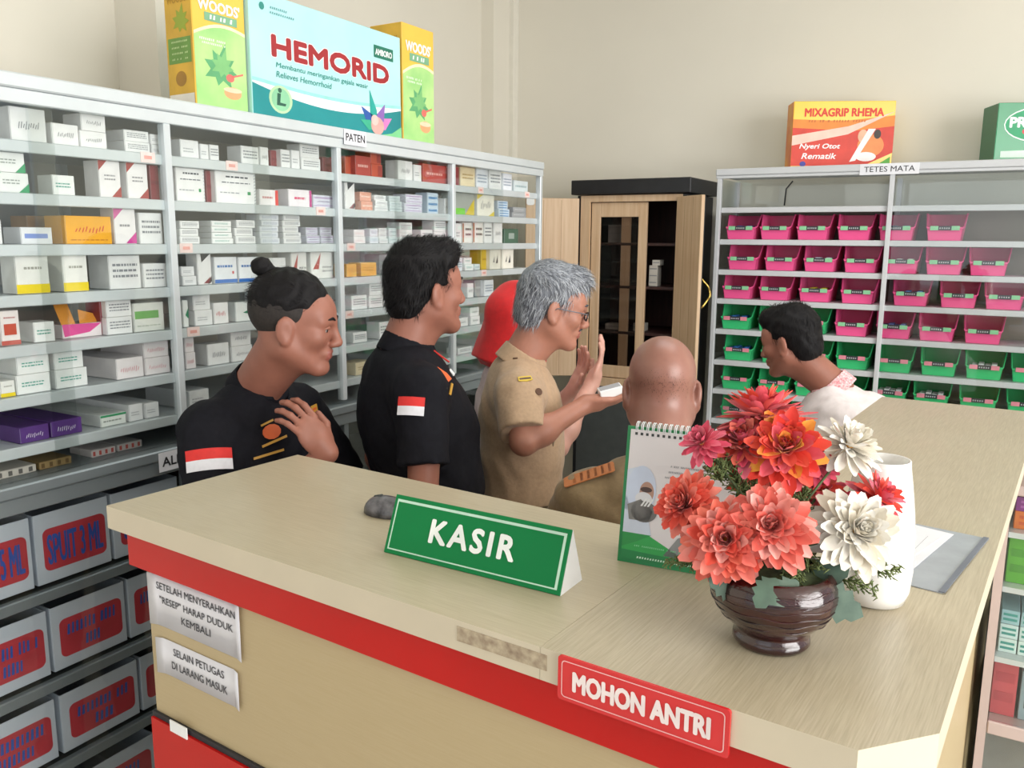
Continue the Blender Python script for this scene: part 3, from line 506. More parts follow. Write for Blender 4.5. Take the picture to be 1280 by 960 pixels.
# front-left and front-right base corners on the cabinet top (z=2.05)
zt = 2.0502
def on_plane_y(px, x, z):
    return LY0+lx(px, z=z, back=LX-x)
HX = -2.075
yA, yB = on_plane_y(249, HX-.01, 2.1), on_plane_y(311, HX-.01, 2.1)
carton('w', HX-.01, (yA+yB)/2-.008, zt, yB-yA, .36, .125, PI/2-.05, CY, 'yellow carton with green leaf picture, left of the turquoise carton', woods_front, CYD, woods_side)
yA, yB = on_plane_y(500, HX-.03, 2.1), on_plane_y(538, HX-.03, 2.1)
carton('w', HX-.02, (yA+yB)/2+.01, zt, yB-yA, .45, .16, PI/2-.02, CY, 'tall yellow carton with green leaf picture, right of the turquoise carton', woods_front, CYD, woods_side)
def hem_front(e, w, h):
    y = -.0008; mb = MB()
    teal = mat('carton_teal', hexc('#1E8E92'), 0.35, 0.1, 4)
    N = 24
    def cv(t, o): return h*(.27+o - .20*t*(1-t)*1.6 + .02*t - .10*math.sin(PI*t)*.35)
    up = [(-w/2+.002+(w-.004)*i/N, cv(i/N, 0.0) if i/N < 1 else cv(1, 0)) for i in range(N+1)]
    flat(mb, [(-w/2+.002, .002), (w/2-.002, .002)]+[(x, max(.004, z)) for x, z in up[::-1]], teal, y)
    up2 = [(x, z+h*(.015+.07*math.sin(PI*min(1, i/N*1.0))**.8)) for i, (x, z) in enumerate(up)]
    flat(mb, up+up2[::-1], hm('#F2FAFA'), y-.0002)
    up3 = [(x, z+h*.03) for x, z in up2]; flat(mb, up2+up3[::-1], hm('#9ADDD8'), y-.0003)
    flat(mb, ellipse(-w*.34, h*.17, w*.068, h*.115), hm('#B9DFAE'), y-.0004); flat(mb, ellipse(-w*.34, h*.17, w*.054, h*.095), hm('#8CC9A0'), y-.0005)
    flat(mb, [(-w*.365, h*.12), (-w*.315, h*.12), (-w*.31, h*.14), (-w*.345, h*.145), (-w*.34, h*.22), (-w*.36, h*.22)], hm('#2A5A4A'), y-.0007); flat(mb, ellipse(-w*.345, h*.245, w*.011, h*.02), hm('#2A5A4A'), y-.0007)
    # lotus of five blades around a cluster of fingers
    cx, cz = w*.30, h*.04
    for ang, L_, wd, c in ((105, .30, .055, '#28A79C'), (140, .24, .06, '#2E5AA8'), (165, .2, .05, '#3CB28E'), (62, .23, .06, '#9068B8'), (28, .22, .06, '#D97FC0')):
        a = math.radians(ang); dx, dz = math.cos(a), math.sin(a); l_ = L_*h*1.25; q = wd*w
        flat(mb, [(cx, cz+.01), (cx+dx*l_*.45+dz*q*.5, cz+.01+dz*l_*.45-dx*q*.5), (cx+dx*l_, cz+.01+dz*l_), (cx+dx*l_*.45-dz*q*.5, cz+.01+dz*l_*.45+dx*q*.5)], hm(c), y-.0005-.0001*(ang % 7))
    flat(mb, ellipse(cx+.005, cz+h*.06, w*.05, h*.085), hm('#D8A8A0'), y-.0013); flat(mb, ellipse(cx-.01, cz+h*.11, w*.028, h*.05), hm('#E8C4BC'), y-.0014)
    flat(mb, [(w*.30, .003), (w/2-.002, .003), (w/2-.002, h*.13), (w*.42, h*.05)], hm('#7CC98C'), y-.0015)
    flat(mb, [(w*.29, h*.745), (w*.44, h*.745), (w*.44, h*.86), (w*.29, h*.86)], hm('#20745E'), y-.0004)
    mb.build('front_print', e)
    R = hm('#A3282E'); D2 = hm('#2F8A80')
    mb = MB(); text(mb, 'HEMORID', .01*w, h*.60, w*.80, h*.20, WHITE, y-.0003, .07); text(mb, 'HEMORID', .01*w, h*.60, w*.79, h*.185, R, y-.0007, .045)
    text(mb, 'Membantu meringankan gejala wasir', -w*.06, h*.445, w*.60, h*.055, D2, y-.0007, .005, .15); text(mb, 'Relieves Hemorrhoid', -w*.19, h*.375, w*.34, h*.05, D2, y-.0007, .005, .15)
    text(mb, 'AMBORO', w*.365, h*.80, w*.13, h*.06, WHITE, y-.0009, .03); strokes(mb, -w*.33, h*.90, w*.11, h*.02, hm('#6FA0A4'), y-.0007, 10, RS_); strokes(mb, -w*.31, h*.86, w*.18, h*.018, hm('#6FA0A4'), y-.0007, 15, RS_)
    flat(mb, ellipse(-w*.43, h*.89, w*.014, h*.03), D2, y-.0006)
    mb.build('lettering', e)
yA, yB = on_plane_y(313, HX, 2.08), on_plane_y(499, HX, 2.08)
carton('h', HX+.01, (yA+yB)/2, zt, yB-yA, .375, .10, PI/2, mat('carton_aqua', hexc('#BDEBEC'), 0.3, 0.05, 3, col2=hexc('#A6E0E2')), 'large turquoise carton with big red HEMORID lettering atop the left cabinet', hem_front)

# ------------------------------------------------------------------ right cabinet with bins
RY = 4.53; RX0 = -1.372
BACKR = mat('cabinet_back_right', hexc('#8D877C'), 0.6, 0.04, 3)
right_cab = empty('display_cabinet', (RX0, RY, 0), 0, 'white-framed glass cabinet against the back wall, filled with pink and green bins', 'cabinet')
RW = mat('white_aluminium', hexc('#C9CBCE'), 0.45, 0.02, 8)
rposts = [0.015, 0.86, 1.72]
RS = [1.850, 1.683, 1.522, 1.366, 1.200, 1.030, 0.868, 0.70]
_alu = ALU
cabinet(right_cab, 1.72, 0.36, 2.05, rposts, RS, 0.05, 0.0, GLASS, m=RW)
MB().box(0.03, 1.70, 0.350, 0.356, 0.0, 1.845, BACKR).build('rear_board', right_cab)
MB().box(0.88, 1.70, -.006, -.002, 0.02, 1.99, GLASS).build('sliding_pane', right_cab)
MB().box(0.03, 0.9, .0065, .0095, 0.02, 0.86, GLASS).build('sliding_pane', right_cab)
def rx(px, z, back=0.0):
    y = RY+back; a_, b_ = 0.0, 960.0
    for _ in range(30):
        m_ = (a_+b_)/2
        if W(px, m_, 1, y).z > z: a_ = m_
        else: b_ = m_
    return W(px, a_, 1, y).x-RX0
add_label(right_cab, 'TETES MATA', rx(1112, 2.02), 2.023, .265, .052, -.0165, 0.0)
MB().tube([(.28, .345, 1.87), (.285, .345, 1.96), (.32, .335, 2.0)], .004, DK).build('wire', right_cab)
PINK = mat('bin_pink', hexc('#F25C98'), 0.35, 0.04, 6, coat=.2); GREEN = mat('bin_green', hexc('#3CC67C'), 0.35, 0.04, 6, coat=.2)
LBD = hm('#35353C'); LBG = hm('#8FD0A0'); LBP = hm('#E88FA0')
def shelf_bin(x, z, w, col, lab):
    e = empty('storage_bin', (RX0+x, RY+.035, z+.0008), 0, lab, 'bin', 'pink and green bins in the right cabinet')
    h = .128; d = .22; bm = PINK if col == 'pink' else GREEN
    # outline: bottom narrower than the top, low front lip, side walls sweeping up to the back
    wb, wt = w*.40, w*.49; t = .003; fl = h*.50
    mb = MB()
    def wx(zz): return wb+(wt-wb)*zz/h
    mb.box(-wb, wb, .012, d, 0, t, bm)
    # front lip, leaning outwards
    mb.add([(-wb, .012, 0), (wb, .012, 0), (wx(fl), 0, fl), (-wx(fl), 0, fl), (-wb+t, .012+t, t), (wb-t, .012+t, t), (wx(fl)-t, t, fl), (-wx(fl)+t, t, fl)], [(0, 1, 2, 3), (7, 6, 5, 4), (3, 2, 6, 7), (0, 3, 7, 4), (1, 5, 6, 2)], bm)
    mb.box(-wx(fl), wx(fl), -.005, 0, fl-.008, fl, bm, bev=.001)
    for s in (-1, 1):
        prof = [(.012, 0), (0, fl), (.03, fl), (.075, h), (d, h), (d, 0)]
        vo = [(s*wx(zz), yy, zz) for yy, zz in prof]; vi = [(s*(wx(zz)-t), yy, zz) for yy, zz in prof]; n = len(prof)
        mb.add(vo+vi, [list(range(n)), list(range(2*n-1, n-1, -1))]+[[i, (i+1) % n, (i+1) % n+n, i+n] for i in range(n)], bm)
        rim = [(0, fl), (.03, fl), (.075, h), (d, h)]
        mb.tube([(s*(wx(zz)+.001), yy, zz) for yy, zz in rim], .0035, bm, 5)
    mb.add([(-wb, d, 0), (wb, d, 0), (wt, d, h), (-wt, d, h), (-wb, d-t, 0), (wb, d-t, 0), (wt, d-t, h), (-wt, d-t, h)], [(0, 1, 2, 3), (7, 6, 5, 4), (3, 2, 6, 7)], bm)
    mb.build('bin_body', e)
    lw = w*.36; a = LBG if col == 'pink' else LBP
    mb = MB(); zc = fl-.006
    for x0, x1, m_ in ((-lw, -lw*.45, a), (-lw*.45, lw*.45, LBD), (lw*.45, lw, a)): mb.box(x0, x1, -.0085, -.0055, zc-.009, zc+.011, m_)
    for q in range(5): mb.box(-lw*.36+q*lw*.15, -lw*.36+q*lw*.15+lw*.08, -.0092, -.0086, zc-.003, zc+.004, hm('#B8B8BC'))
    mb.build('bin_label', e)
    return e
def z4(x): return 870+x/3.122
BR = [
 ('p', [(110, 240), (245, 370), (380, 530), (535, 700), (705, 860), (870, 1075)]),
 ('p', [(112, 250), (255, 400), (405, 560), (557, 728), (731, 872), (885, 1052), (1055, 1230)]),
 ('p', [(93, 228), (232, 378), (386, 540), (548, 712), (762, 912), (935, 1115), (1118, 1290)]),
 ('gggp', [(83, 226), (228, 372), (376, 520), (524, 688), (692, 850), (853, 1026), (1030, 1212)]),
 ('g', [(90, 236), (240, 385), (388, 525), (529, 690), (692, 856), (860, 1034), (1036, 1215), (1218, 1400)]),
 ('g', [(83, 225), (228, 370), (375, 515), (518, 670), (676, 830), (832, 1002), (1012, 1190), (1200, 1380)]),
 ('g', [(80, 222), (226, 368)]),
]
CT = {}
for r, (cs, L_) in enumerate(BR):
    z = RS[r+1]
    for i, (a, b) in enumerate(L_):
        c = cs[min(i, len(cs)-1)]; col = 'pink' if c == 'p' else 'green'
        xa, xb = rx(z4(a), z+.05, .035), rx(z4(b), z+.05, .035)
        bayt = 'left bay' if (xa+xb)/2 < .86 else 'right bay'
        CT.setdefault((r, bayt), 0); CT[(r, bayt)] += 1
        shelf_bin((xa+xb)/2, z, min(.175, xb-xa+.004), col, '%s plastic bin, %s from left, %s bin row, %s of right cabinet' % (col, ORD[CT[(r, bayt)]-1], ROWN[r], bayt))
# packs standing in some bins
PK = [(0, 0, '#2E62B8', 'blue'), (0, 4, '#4A7FA0', 'blue'), (1, 2, '#C8D0E0', 'pale blue'), (1, 4, '#E8E6E6', 'white'), (2, 2, '#C8B428', 'yellow'), (2, 4, '#5A8AC8', 'blue'), (3, 0, '#2E6AB0', 'blue'), (3, 1, '#D8D8DC', 'white'), (4, 0, '#2E6AB0', 'blue'), (4, 6, '#E0E0E2', 'white'), (5, 4, '#E0E0E2', 'white'), (5, 5, '#E0E0E2', 'white'), (3, 4, '#5A6AA8', 'violet')]
for r, i, c, cn in PK:
    z = RS[r+1]; a, b = BR[r][1][i]; xa, xb = rx(z4(a), z+.05, .05), rx(z4(b), z+.05, .05); w = min(.11, (xb-xa)*.62)
    mb = MB(); n = 4
    for q in range(n):
        x = -w/2+w*(q+.5)/n; mb.box(x-w/n*.42, x+w/n*.42, 0, .08, 0, .062+.006*(q % 2), hm(c), bev=.001)
        mb.box(x-w/n*.15, x+w/n*.15, -.0008, 0, .035, .055, hm('#50545C' if cn == 'white' else '#E8E8EC'))
    o = mb.build('medicine_pack', loc=(RX0+(xa+xb)/2, RY+.065, z+.0045))
    tag(o, '%s medicine packs standing in %s bin of %s bin row, right cabinet' % (cn, ORD[i], ROWN[r]), 'pack', 'medicine packs inside the plastic bins')
# cartons on top
def mix_front(e, w, h):
    y = -.0008; mb = MB()
    flat(mb, [(-w/2, h*.02), (w*.22, h*.02), (w/2, h*.22), (w/2, h*.62), (w*.1, h*.55), (-w/2, h*.60)], hm('#D23A28'), y)
    flat(mb, [(-w/2, h*.60), (w*.1, h*.55), (w/2, h*.62), (w/2, h*.78), (0, h*.70), (-w/2, h*.73)], hm('#E8872E'), y-.0001)
    flat(mb, [(-w/2, h*.33), (w*.05, h*.50), (w/2, h*.84), (w*.05, h*.62), (-w/2, h*.48)], hm('#F2C8B8'), y-.0003)
    flat(mb, [(w*.34, h*.02), (w*.48, h*.16), (w*.48, h*.02)], hm('#58A838'), y-.0004)
    flat(mb, ellipse(-w*.38, h*.05, w*.03, h*.04), hm('#3A3A98'), y-.0004)
    # the two figures of the picture, as plain patches
    flat(mb, ellipse(w*.28, h*.33, w*.13, h*.17), hm('#E88A4A'), y-.0005); flat(mb, ellipse(w*.20, h*.47, w*.05, h*.10), hm('#E0B090'), y-.0006); flat(mb, ellipse(w*.34, h*.50, w*.035, h*.07), hm('#33241E'), y-.0007)
    flat(mb, [(w*.08, h*.08), (w*.14, h*.10), (w*.32, h*.58), (w*.25, h*.58)], hm('#F2ECEA'), y-.0008); flat(mb, ellipse(w*.24, h*.16, w*.10, h*.07), hm('#F2ECEA'), y-.0009)
    mb.build('front_print', e)
    mb = MB(); text(mb, 'MIXAGRIP RHEMA', 0-w*.0, h*.83, w*.78, h*.13, hm('#D83820'), y-.0006, .03); strokes(mb, -w*.08, h*.70, w*.6, h*.035, hm('#C86A20'), y-.0006, 22, RS_)
    text(mb, 'Nyeri Otot', -w*.22, h*.31, w*.40, h*.10, WHITE, y-.0010, .02, .3); text(mb, 'Rematik', -w*.22, h*.17, w*.34, h*.09, WHITE, y-.0010, .02, .3)
    mb.build('lettering', e)
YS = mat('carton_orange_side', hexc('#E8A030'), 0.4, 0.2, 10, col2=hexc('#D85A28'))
def angled(pxl, y, w, ang):   # front-left lower corner on the cabinet top below a pixel column
    x = RX0+rx(pxl, 2.06, y-RY); a = math.radians(ang); return x+w/2*math.cos(a), y+w/2*math.sin(a), a
mx_, my_, ma_ = angled(988, RY+.03, .50, 25)
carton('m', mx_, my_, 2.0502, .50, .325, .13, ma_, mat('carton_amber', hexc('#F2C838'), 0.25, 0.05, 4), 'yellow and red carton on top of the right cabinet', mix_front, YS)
def pro_front(e, w, h):
    mb = MB(); y = -.0008
    flat(mb, ellipse(.02, h*.62, w*.47, h*.31), hm('#E4F2E8'), y); flat(mb, ellipse(.02, h*.62, w*.455, h*.285), hm('#2A9A68'), y-.0002)
    flat(mb, [(-w*.42, h*.05), (w*.5, h*.05), (w*.5, h*.2), (-w*.42, h*.16)], hm('#CDE6D4'), y)
    mb.build('front_print', e)
    mb = MB(); text(mb, 'PROMAG', .02, h*.66, w*.80, h*.19, WHITE, y-.0006, .04); text(mb, 'GEL', .0, h*.50, w*.34, h*.12, hm('#D84A50'), y-.0006, .04); mb.build('lettering', e)
mx_, my_, ma_ = angled(1242, RY+.04, .33, 22)
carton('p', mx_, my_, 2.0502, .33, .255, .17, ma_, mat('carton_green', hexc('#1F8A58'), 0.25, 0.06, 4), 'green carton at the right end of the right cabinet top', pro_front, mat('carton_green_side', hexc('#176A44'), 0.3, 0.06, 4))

# ------------------------------------------------------------------ wooden cabinet with black carcass
BLK = mat('black_laminate', hexc('#1C1C20'), 0.45, 0.1, 20)
PINE = mat('pine_wood', hexc('#D6BA9A'), 0.5, 0.1, 5, stretch=(10, 10, .7), col2=hexc('#C6A582'))
PINE_D = mat('wood_inside', hexc('#3B1F1C'), 0.5, 0.2, 6, stretch=(8, 8, 1))
BY = 4.42; bx0, bx1 = -2.14, -1.50
wc = empty('wooden_cabinet', (0, BY, 0), 0, 'black wooden cabinet with two open pine doors by the back corner', 'cabinet')
D_ = .47
MB().box(bx0-.03, bx1+.03, -.03, D_, 1.925, 2.005, BLK, bev=.004).build('top', wc)
MB().box(bx0, bx0+.02, 0, D_, 0, 1.92, BLK).box(bx1-.02, bx1, 0, D_, 0, 1.92, BLK).box(bx0+.02, bx1-.02, D_-.02, D_, 0, 1.92, PINE_D).box(bx0+.02, bx1-.02, .012, D_-.02, .80, .83, PINE_D).box(bx0+.02, bx1-.02, .012, D_-.02, .02, .04, PINE_D).build('carcass', wc)
MB().box(bx0+.02, bx0+.075, 0, .02, .89, 1.92, PINE).box(bx0+.075, bx1-.02, 0, .02, 1.885, 1.92, PINE).box(bx1-.045, bx1-.02, 0, .02, .89, 1.885, PINE).box(bx0+.02, bx1-.02, 0, .02, .84, .89, PINE).build('front_frame', wc)
MB().box(bx0+.021, bx1-.021, 0, .012, 0, .839, hm('#4C5050')).build('lower_panel', wc)
for z in (1.16, 1.42, 1.66): MB().box(bx0+.022, bx1-.022, .04, D_-.022, z-.015, z, PINE_D).build('shelf', wc)
# glazed inner sliding door
ix0, ix1 = bx0+.078, bx0+.078+.335; iz0, iz1 = .892, 1.882
ind = MB().box(ix0, ix0+.055, .022, .040, iz0, iz1, PINE, bev=.002).box(ix1-.05, ix1, .022, .040, iz0, iz1, PINE, bev=.002).box(ix0+.055, ix1-.05, .022, .040, iz1-.08, iz1, PINE, bev=.002).box(ix0+.055, ix1-.05, .022, .040, iz0, iz0+.07, PINE, bev=.002).build('inner_door', wc)
MB().box(ix0+.055, ix1-.05, .030, .033, iz0+.07, iz1-.08, GLASS_DARK).build('pane', ind)
ind2 = MB().box(ix0+.175, ix0+.23, .042, .058, iz0, iz1, PINE, bev=.002).build('inner_stile', wc)
# left leaf swings out to the left, right leaf swings straight out
def leaf(name, hx, hy, ex, ey, z0, z1, inner_left):
    a = Vector((hx, hy, 0)); b = Vector((ex, ey, 0)); L_ = (b-a).length; ang = math.atan2(ey-hy, ex-hx)
    mb = MB(); s = 1 if inner_left else -1
    mb.box(0, L_, min(0, -s*.02), max(0, -s*.02), z0, z1, BLK if False else PINE, bev=.002)
    mb.box(.001, L_-.001, min(-s*.0205, -s*.024), max(-s*.0205, -s*.024), z0+.001, z1-.001, BLK)
    for q in range(1, 3): mb.box(L_*q/3-.0012, L_*q/3+.0012, -.0004 if s > 0 else -.0001, .0002 if s > 0 else .0004, z0+.01, z1-.01, mat('wood_joint', hexc('#A07E5C'), 0.6))
    o = mb.build(name, wc); o.location = (hx, hy, 0); o.rotation_euler = (0, 0, ang); return o, L_
dl, Ll = leaf('door', bx0+.02, -.022, W(657, 300, 1, 4.22).x, -.20, .89, 1.905, True)
STK = MB().prism(rrect(.045, .04, .012), -.0, .002, WHITE); so = STK.build('sticker', dl); so.location = (Ll-.025, .003, 1.885); so.rotation_euler = (0, 0, 0)
dr, Lr = leaf('door', bx1-.045, -.022, W(875, 300, 1, 4.24).x, -.18, .89, 1.905, False)
BRASS = mat('brass', hexc('#C8A858'), 0.25, 0.1, 20, metal=.9)
hb = MB(); pts = []
for i in range(13):
    t = i/12; pts.append((Lr-.008+.003*math.sin(t*6*PI)+.012*math.sin(PI*t), .026+.045*math.sin(PI*t), 1.33+.15*t))
hb.tube([(p[0], -p[1]-.0, p[2]) if False else (p[0], p[1], p[2]) for p in pts], .006, BRASS, 8); ho = hb.build('handle', dr)
# small packs inside
def pack(name, x, y, z, w, h, d, c, lab, cat='pack'):
    mb = MB().box(-w/2, w/2, 0, d, 0, h, hm(c), bev=.001); n = max(1, int(h/.03))
    for q in range(n): mb.box(-w/2+.004, w/2-.004, -.0006, 0, h*(q+.45)/n, h*(q+.6)/n, hm('#9A9A9A'))
    o = mb.build(name, loc=(x, y, z)); tag(o, lab, cat); return o
pack('medicine_pack', -1.71, BY+.10, 1.4205, .05, .115, .06, '#D8D2C8', 'white stack of packs on upper shelf in the open black cabinet')
pack('medicine_pack', -1.695, BY+.10, 1.536, .045, .03, .06, '#E0DAD0', 'small white pack topping the stack inside the open black cabinet')
pack('medicine_pack', -1.79, BY+.10, 1.1605, .06, .045, .08, '#C0BCB4', 'white pack on the middle shelf right of the inner door stile')
pack('medicine_pack', -1.95, BY+.10, 1.1605, .09, .035, .08, '#B8B2AA', 'white pack seen through the inner glass door, middle shelf')
pack('medicine_pack', -1.955, BY+.12, 1.6605, .09, .10, .08, '#A8A6A4', 'pale boxes behind upper part of the inner glass door')

# ------------------------------------------------------------------ counter
cA = math.radians(-4.05)
counter = empty('cashier_counter', (-1.361, .892, 0), cA, 'L-shaped cream laminate cashier counter with red bands in the foreground', 'counter')
CM = counter_m = Matrix.Translation((-1.361, .892, 0)) @ Matrix.Rotation(cA, 4, 'Z')
LAM = mat('cream_laminate', hexc('#BFB49B'), 0.38, 0.03, 26, stretch=(.7, 22, 22), col2=hexc('#B3A78D'), coat=.15)
LAM_Y = mat('cream_laminate_arm', hexc('#BEB39B'), 0.38, 0.03, 26, stretch=(22, .7, 22), col2=hexc('#AA9E86'), coat=.15)
EDGE = mat('cream_edge_band', hexc('#CFC3AC'), 0.4, 0.02, 9)
RED = mat('red_laminate', hexc('#C21512'), 0.35, 0.03, 5, spec=.35)
LAMV = mat('cream_front_panel', hexc('#BCA984'), 0.4, 0.03, 26, stretch=(.7, 22, 22), col2=hexc('#B8A47E'))
def slab(pts, m): 
    mb = MB(); n = len(pts)
    mb.add([(x, y, 1.2) for x, y in pts], [list(range(n))], m)
    vs = [(x, y, 1.2) for x, y in pts]+[(x, y, 1.158) for x, y in pts]
    mb.add(vs, [[i, i+n, (i+1) % n+n, (i+1) % n] for i in range(n)]+[list(range(2*n-1, n-1, -1))], EDGE)
    return mb
slab([(0, 0), (.925, 0), (.925, .447), (-.0, .447)], LAM).build('countertop', counter)
mb = slab([(.9255, 0), (1.285, 0), (1.345, .076), (1.345, 2.0), (.925+.0005, 2.0), (.9255, .447)], LAM_Y); mb.build('countertop', counter)
body = MB()
body.box(.062, 1.25, .032, .40, .0, 1.09, LAMV); body.build('front_cabinet_body', counter)
MB().box(.98, 1.28, .41, 1.95, .0, 1.157, LAMV).build('side_cabinet_body', counter)
MB().plate([(.026, .020), (1.262, .020), (1.30, .07), (1.30, .40), (.026, .42)], 1.088, 1.157, RED).build('red_band', counter)
MB().box(.058, 1.26, .022, .031, .0, .795, RED).box(.058, 1.26, .026, .031, .796, .806, INK).build('red_lower_panel', counter)
MB().box(.12, .17, .0195, .0215, .79, .812, WHITE).build('paper_strip', counter)
sc_m = mat('scuff_mark', hexc('#8E7A66'), 0.7, 0.3, 80, col2=hexc('#C4B59A'))
MB().box(.80, .935, -.0008, -.0001, 1.172, 1.192, sc_m).build('scuffed_sticker', counter)

def cloc(x, y, z=1.2): return CM @ Vector((x, y, z))
# notices
def notice(x0, x1, z0, z1, lines, lab, tilt):
    w, h = x1-x0, z1-z0
    e = empty('paper_notice', tuple(CM @ Vector(((x0+x1)/2, .0310, (z0+z1)/2))), cA, lab, 'notice', None); e.rotation_euler = (0, tilt, cA)
    mb = MB(); N = 14; vs = []; fs = []
    for i in range(N+1):
        t = i/N; x = -w/2+w*t; y = -.0012-.006*max(0, 1-t*9)**2-.005*max(0, (t-.93)/.07)**2
        for zz in (-h/2, h/2): vs.append((x, y, zz))
        for zz in (-h/2, h/2): vs.append((x, y+.0006, zz))
    for i in range(N):
        a = i*4; b = a+4
        fs += [(a, b, b+1, a+1), (a+2, a+3, b+3, b+2), (a+1, b+1, b+3, a+3), (a, a+2, b+2, b)]
    fs += [(0, 1, 3, 2), (N*4, N*4+2, N*4+3, N*4+1)]
    mb.add(vs, fs, mat('laminated_paper', hexc('#DDDCE2'), 0.22, 0.02, 8), True); mb.build('sheet', e)
    mb = MB(); n = len(lines)
    for i, (s, fw) in enumerate(lines): text(mb, s, 0.002, h*((n-1)/2-i)/n*.78+.003, w*fw, h*.42/n, hm('#3E4048'), -.0024, .005)
    mb.build('lettering', e)
notice(.073, .328, .985, 1.083, [('SETELAH MENYERAHKAN', .86), ('"RESEP" HARAP DUDUK', .80), ('KEMBALI', .32)], 'upper white paper notice beginning SETELAH MENYERAHKAN taped to counter front', math.radians(0))
notice(.086, .316, .893, .962, [('SELAIN PETUGAS', .62), ('DI LARANG MASUK', .68)], 'lower white paper notice reading SELAIN PETUGAS DI LARANG MASUK', math.radians(0))
# MOHON ANTRI plate
ms = empty('sign_plate', tuple(CM @ Vector((1.057, -.0005, 1.173))), cA, 'red acrylic plate with white MOHON ANTRI lettering on counter edge', 'sign')
REDP = mat('red_acrylic', hexc('#D62A2E'), 0.2, 0.03, 6, coat=.4)
mb = MB(); mb.prism(rrect(.208, .055, .004), -.004, -.0002, REDP); mb.build('plate', ms)
mb = MB(); o_ = rrect(.198, .046, .005); i_ = rrect(.1955, .0435, .004)
n = len(o_); mb.add([(x, -.0045, z) for x, z in o_]+[(x, -.0045, z) for x, z in i_], [[k, k+n, (k+1) % n+n, (k+1) % n] for k in range(n)], hm('#F0B8B8')); mb.build('border', ms)
mb = MB(); text(mb, 'MOHON ANTRI', 0, 0, .168, .026, hm('#F4E4E2'), -.0048, .035); mb.build('lettering', ms)
# KASIR stand
ks = empty('tent_sign', tuple(cloc(.563, .121)), cA+math.atan2(.017, .307)*1.0, 'green KASIR tent sign with white lettering on the counter', 'sign')
Lk = .308; dk = .066; hk = .084
KG = mat('sign_green', hexc('#007A40'), 0.45, 0.03, 6, spec=.25)
mb = MB()
Pk = [(0, 0), (dk, 0), (dk*.52, hk)]  # y,z profile
t = .0025
for x0, x1 in ((0, Lk),):
    # two sloping faces as thin panels plus end cheeks of white acrylic
    vs = [(x, y, z) for x in (x0, x1) for y, z in Pk]
    mb.add(vs, [(0, 3, 5, 2), (0, 1, 4, 3), (1, 2, 5, 4), (0, 2, 1), (3, 4, 5)], WHITE)
mb.build('stand', ks)
sl = math.atan2(dk*.52, hk); Lf = math.hypot(dk*.52, hk)
Tk = Matrix.Rotation(-sl, 4, 'X')
mb = MB(); mb.box(.0, Lk, -.0025, -.0002, .0, Lf, KG, Tk, bev=.0008); fp = mb.build('front_plate', ks)
mb = MB()
for x0, x1, z0, z1 in ((.006, Lk-.006, .0065, .0085), (.006, Lk-.006, Lf-.0105, Lf-.0065), (.006, .008, .0085, Lf-.0105), (Lk-.010, Lk-.006, .0085, Lf-.0105)): mb.box(x0, x1, -.0032, -.0026, z0, z1, hm('#BFE0CC'), Tk)
mb.build('border', ks)
mb = MB(); text(mb, 'KASIR', Lk*.495, Lf*.52, .150, .037, hm('#F4F8F4'), -.0034, .03, 0, Tk, 1.22); mb.build('lettering', ks)
# black stapler-like object behind the sign
mo = empty('computer_mouse', tuple(cloc(.452, .262)), cA+.2, 'dark grey computer mouse partly hidden behind the green sign', 'mouse')
mb = MB(); vs = []; fs = []; nu, nv = 16, 8
MOUSE = mat('mottled_black_plastic', hexc('#2C2C30'), 0.3, 0.3, 60, col2=hexc('#77757A'))
for j in range(nv+1):
    ph = PI/2*j/nv
    for i in range(nu):
        th = 2*PI*i/nu; vs.append((.055*math.cos(th)*math.cos(ph), .030*math.sin(th)*math.cos(ph)*(1-.15*math.cos(th)), .001+.030*math.sin(ph)**.8*(1-.25*math.cos(th)*math.cos(ph))))
for j in range(nv):
    for i in range(nu): fs.append([j*nu+i, j*nu+(i+1) % nu, (j+1)*nu+(i+1) % nu, (j+1)*nu+i])
fs.append(list(range(nu))[::-1]); mb.add(vs, fs, MOUSE, True); mb.build('shell', mo)
mb = MB().tube([(-.02, 0, .031), (-.035, 0, .027)], .004, DK); mb.build('scroll_wheel', mo)

# desk calendar
cal = empty('desk_calendar', tuple(cloc(.874, .300)), cA+.15, 'white spiral desk calendar with green base and masked worker picture', 'calendar')
cw, ch = .168, .205; cd = .075; lean = math.atan2(cd*.5, ch)
T1 = Matrix.Rotation(-lean*.9, 4, 'X')
CG = mat('calendar_green', hexc('#128245'), 0.35, 0.05, 5)
mb = MB().box(0, cw, -.0015, .0005, 0, ch, CG, T1); 
mb.box(0, cw, 0, .002, 0, ch, CG, Matrix.Translation((0, ch*math.sin(lean*.9)*1.98, 0)) @ Matrix.Rotation(lean*.9, 4, 'X')); mb.build('easel', cal)
mb = MB().box(.006, cw-.001, -.0045, -.0016, .006, ch-.004, mat('calendar_page', hexc('#D9D4D6'), 0.5, 0.02, 4), T1); page = mb.build('page_stack', cal)
mb = MB(); y = -.0048
flat(mb, [(.006, .006), (cw-.001, .006), (cw-.001, .017), (.006, .020)], hm('#1C7F45'), y, T1)
flat(mb, [(.006, .020), (.10, .017), (.095, .022), (.045, .046), (.006, .046)], hm('#2FA04E'), y-.0001, T1)
flat(mb, [(.006, .024), (.03, .035), (.05, .046), (.006, .048)], hm('#2A9048'), y-.0002, T1)
flat(mb, [(.07, .019), (.15, .017), (.16, .055), (.12, .062), (.09, .048)], hm('#8A8C8C'), y-.0001, T1)
flat(mb, [(.006, .046), (.05, .046), (.042, .075), (.03, .10), (.006, .10)], hm('#C9D2E2'), y-.0003, T1)
flat(mb, ellipse(.0295, .112, .0225, .036), hm('#C6D0E4'), y-.0004, T1); flat(mb, [(.006, .08), (.006, .14), (.02, .145), (.02, .08)], hm('#C9D2E2'), y-.0003, T1)
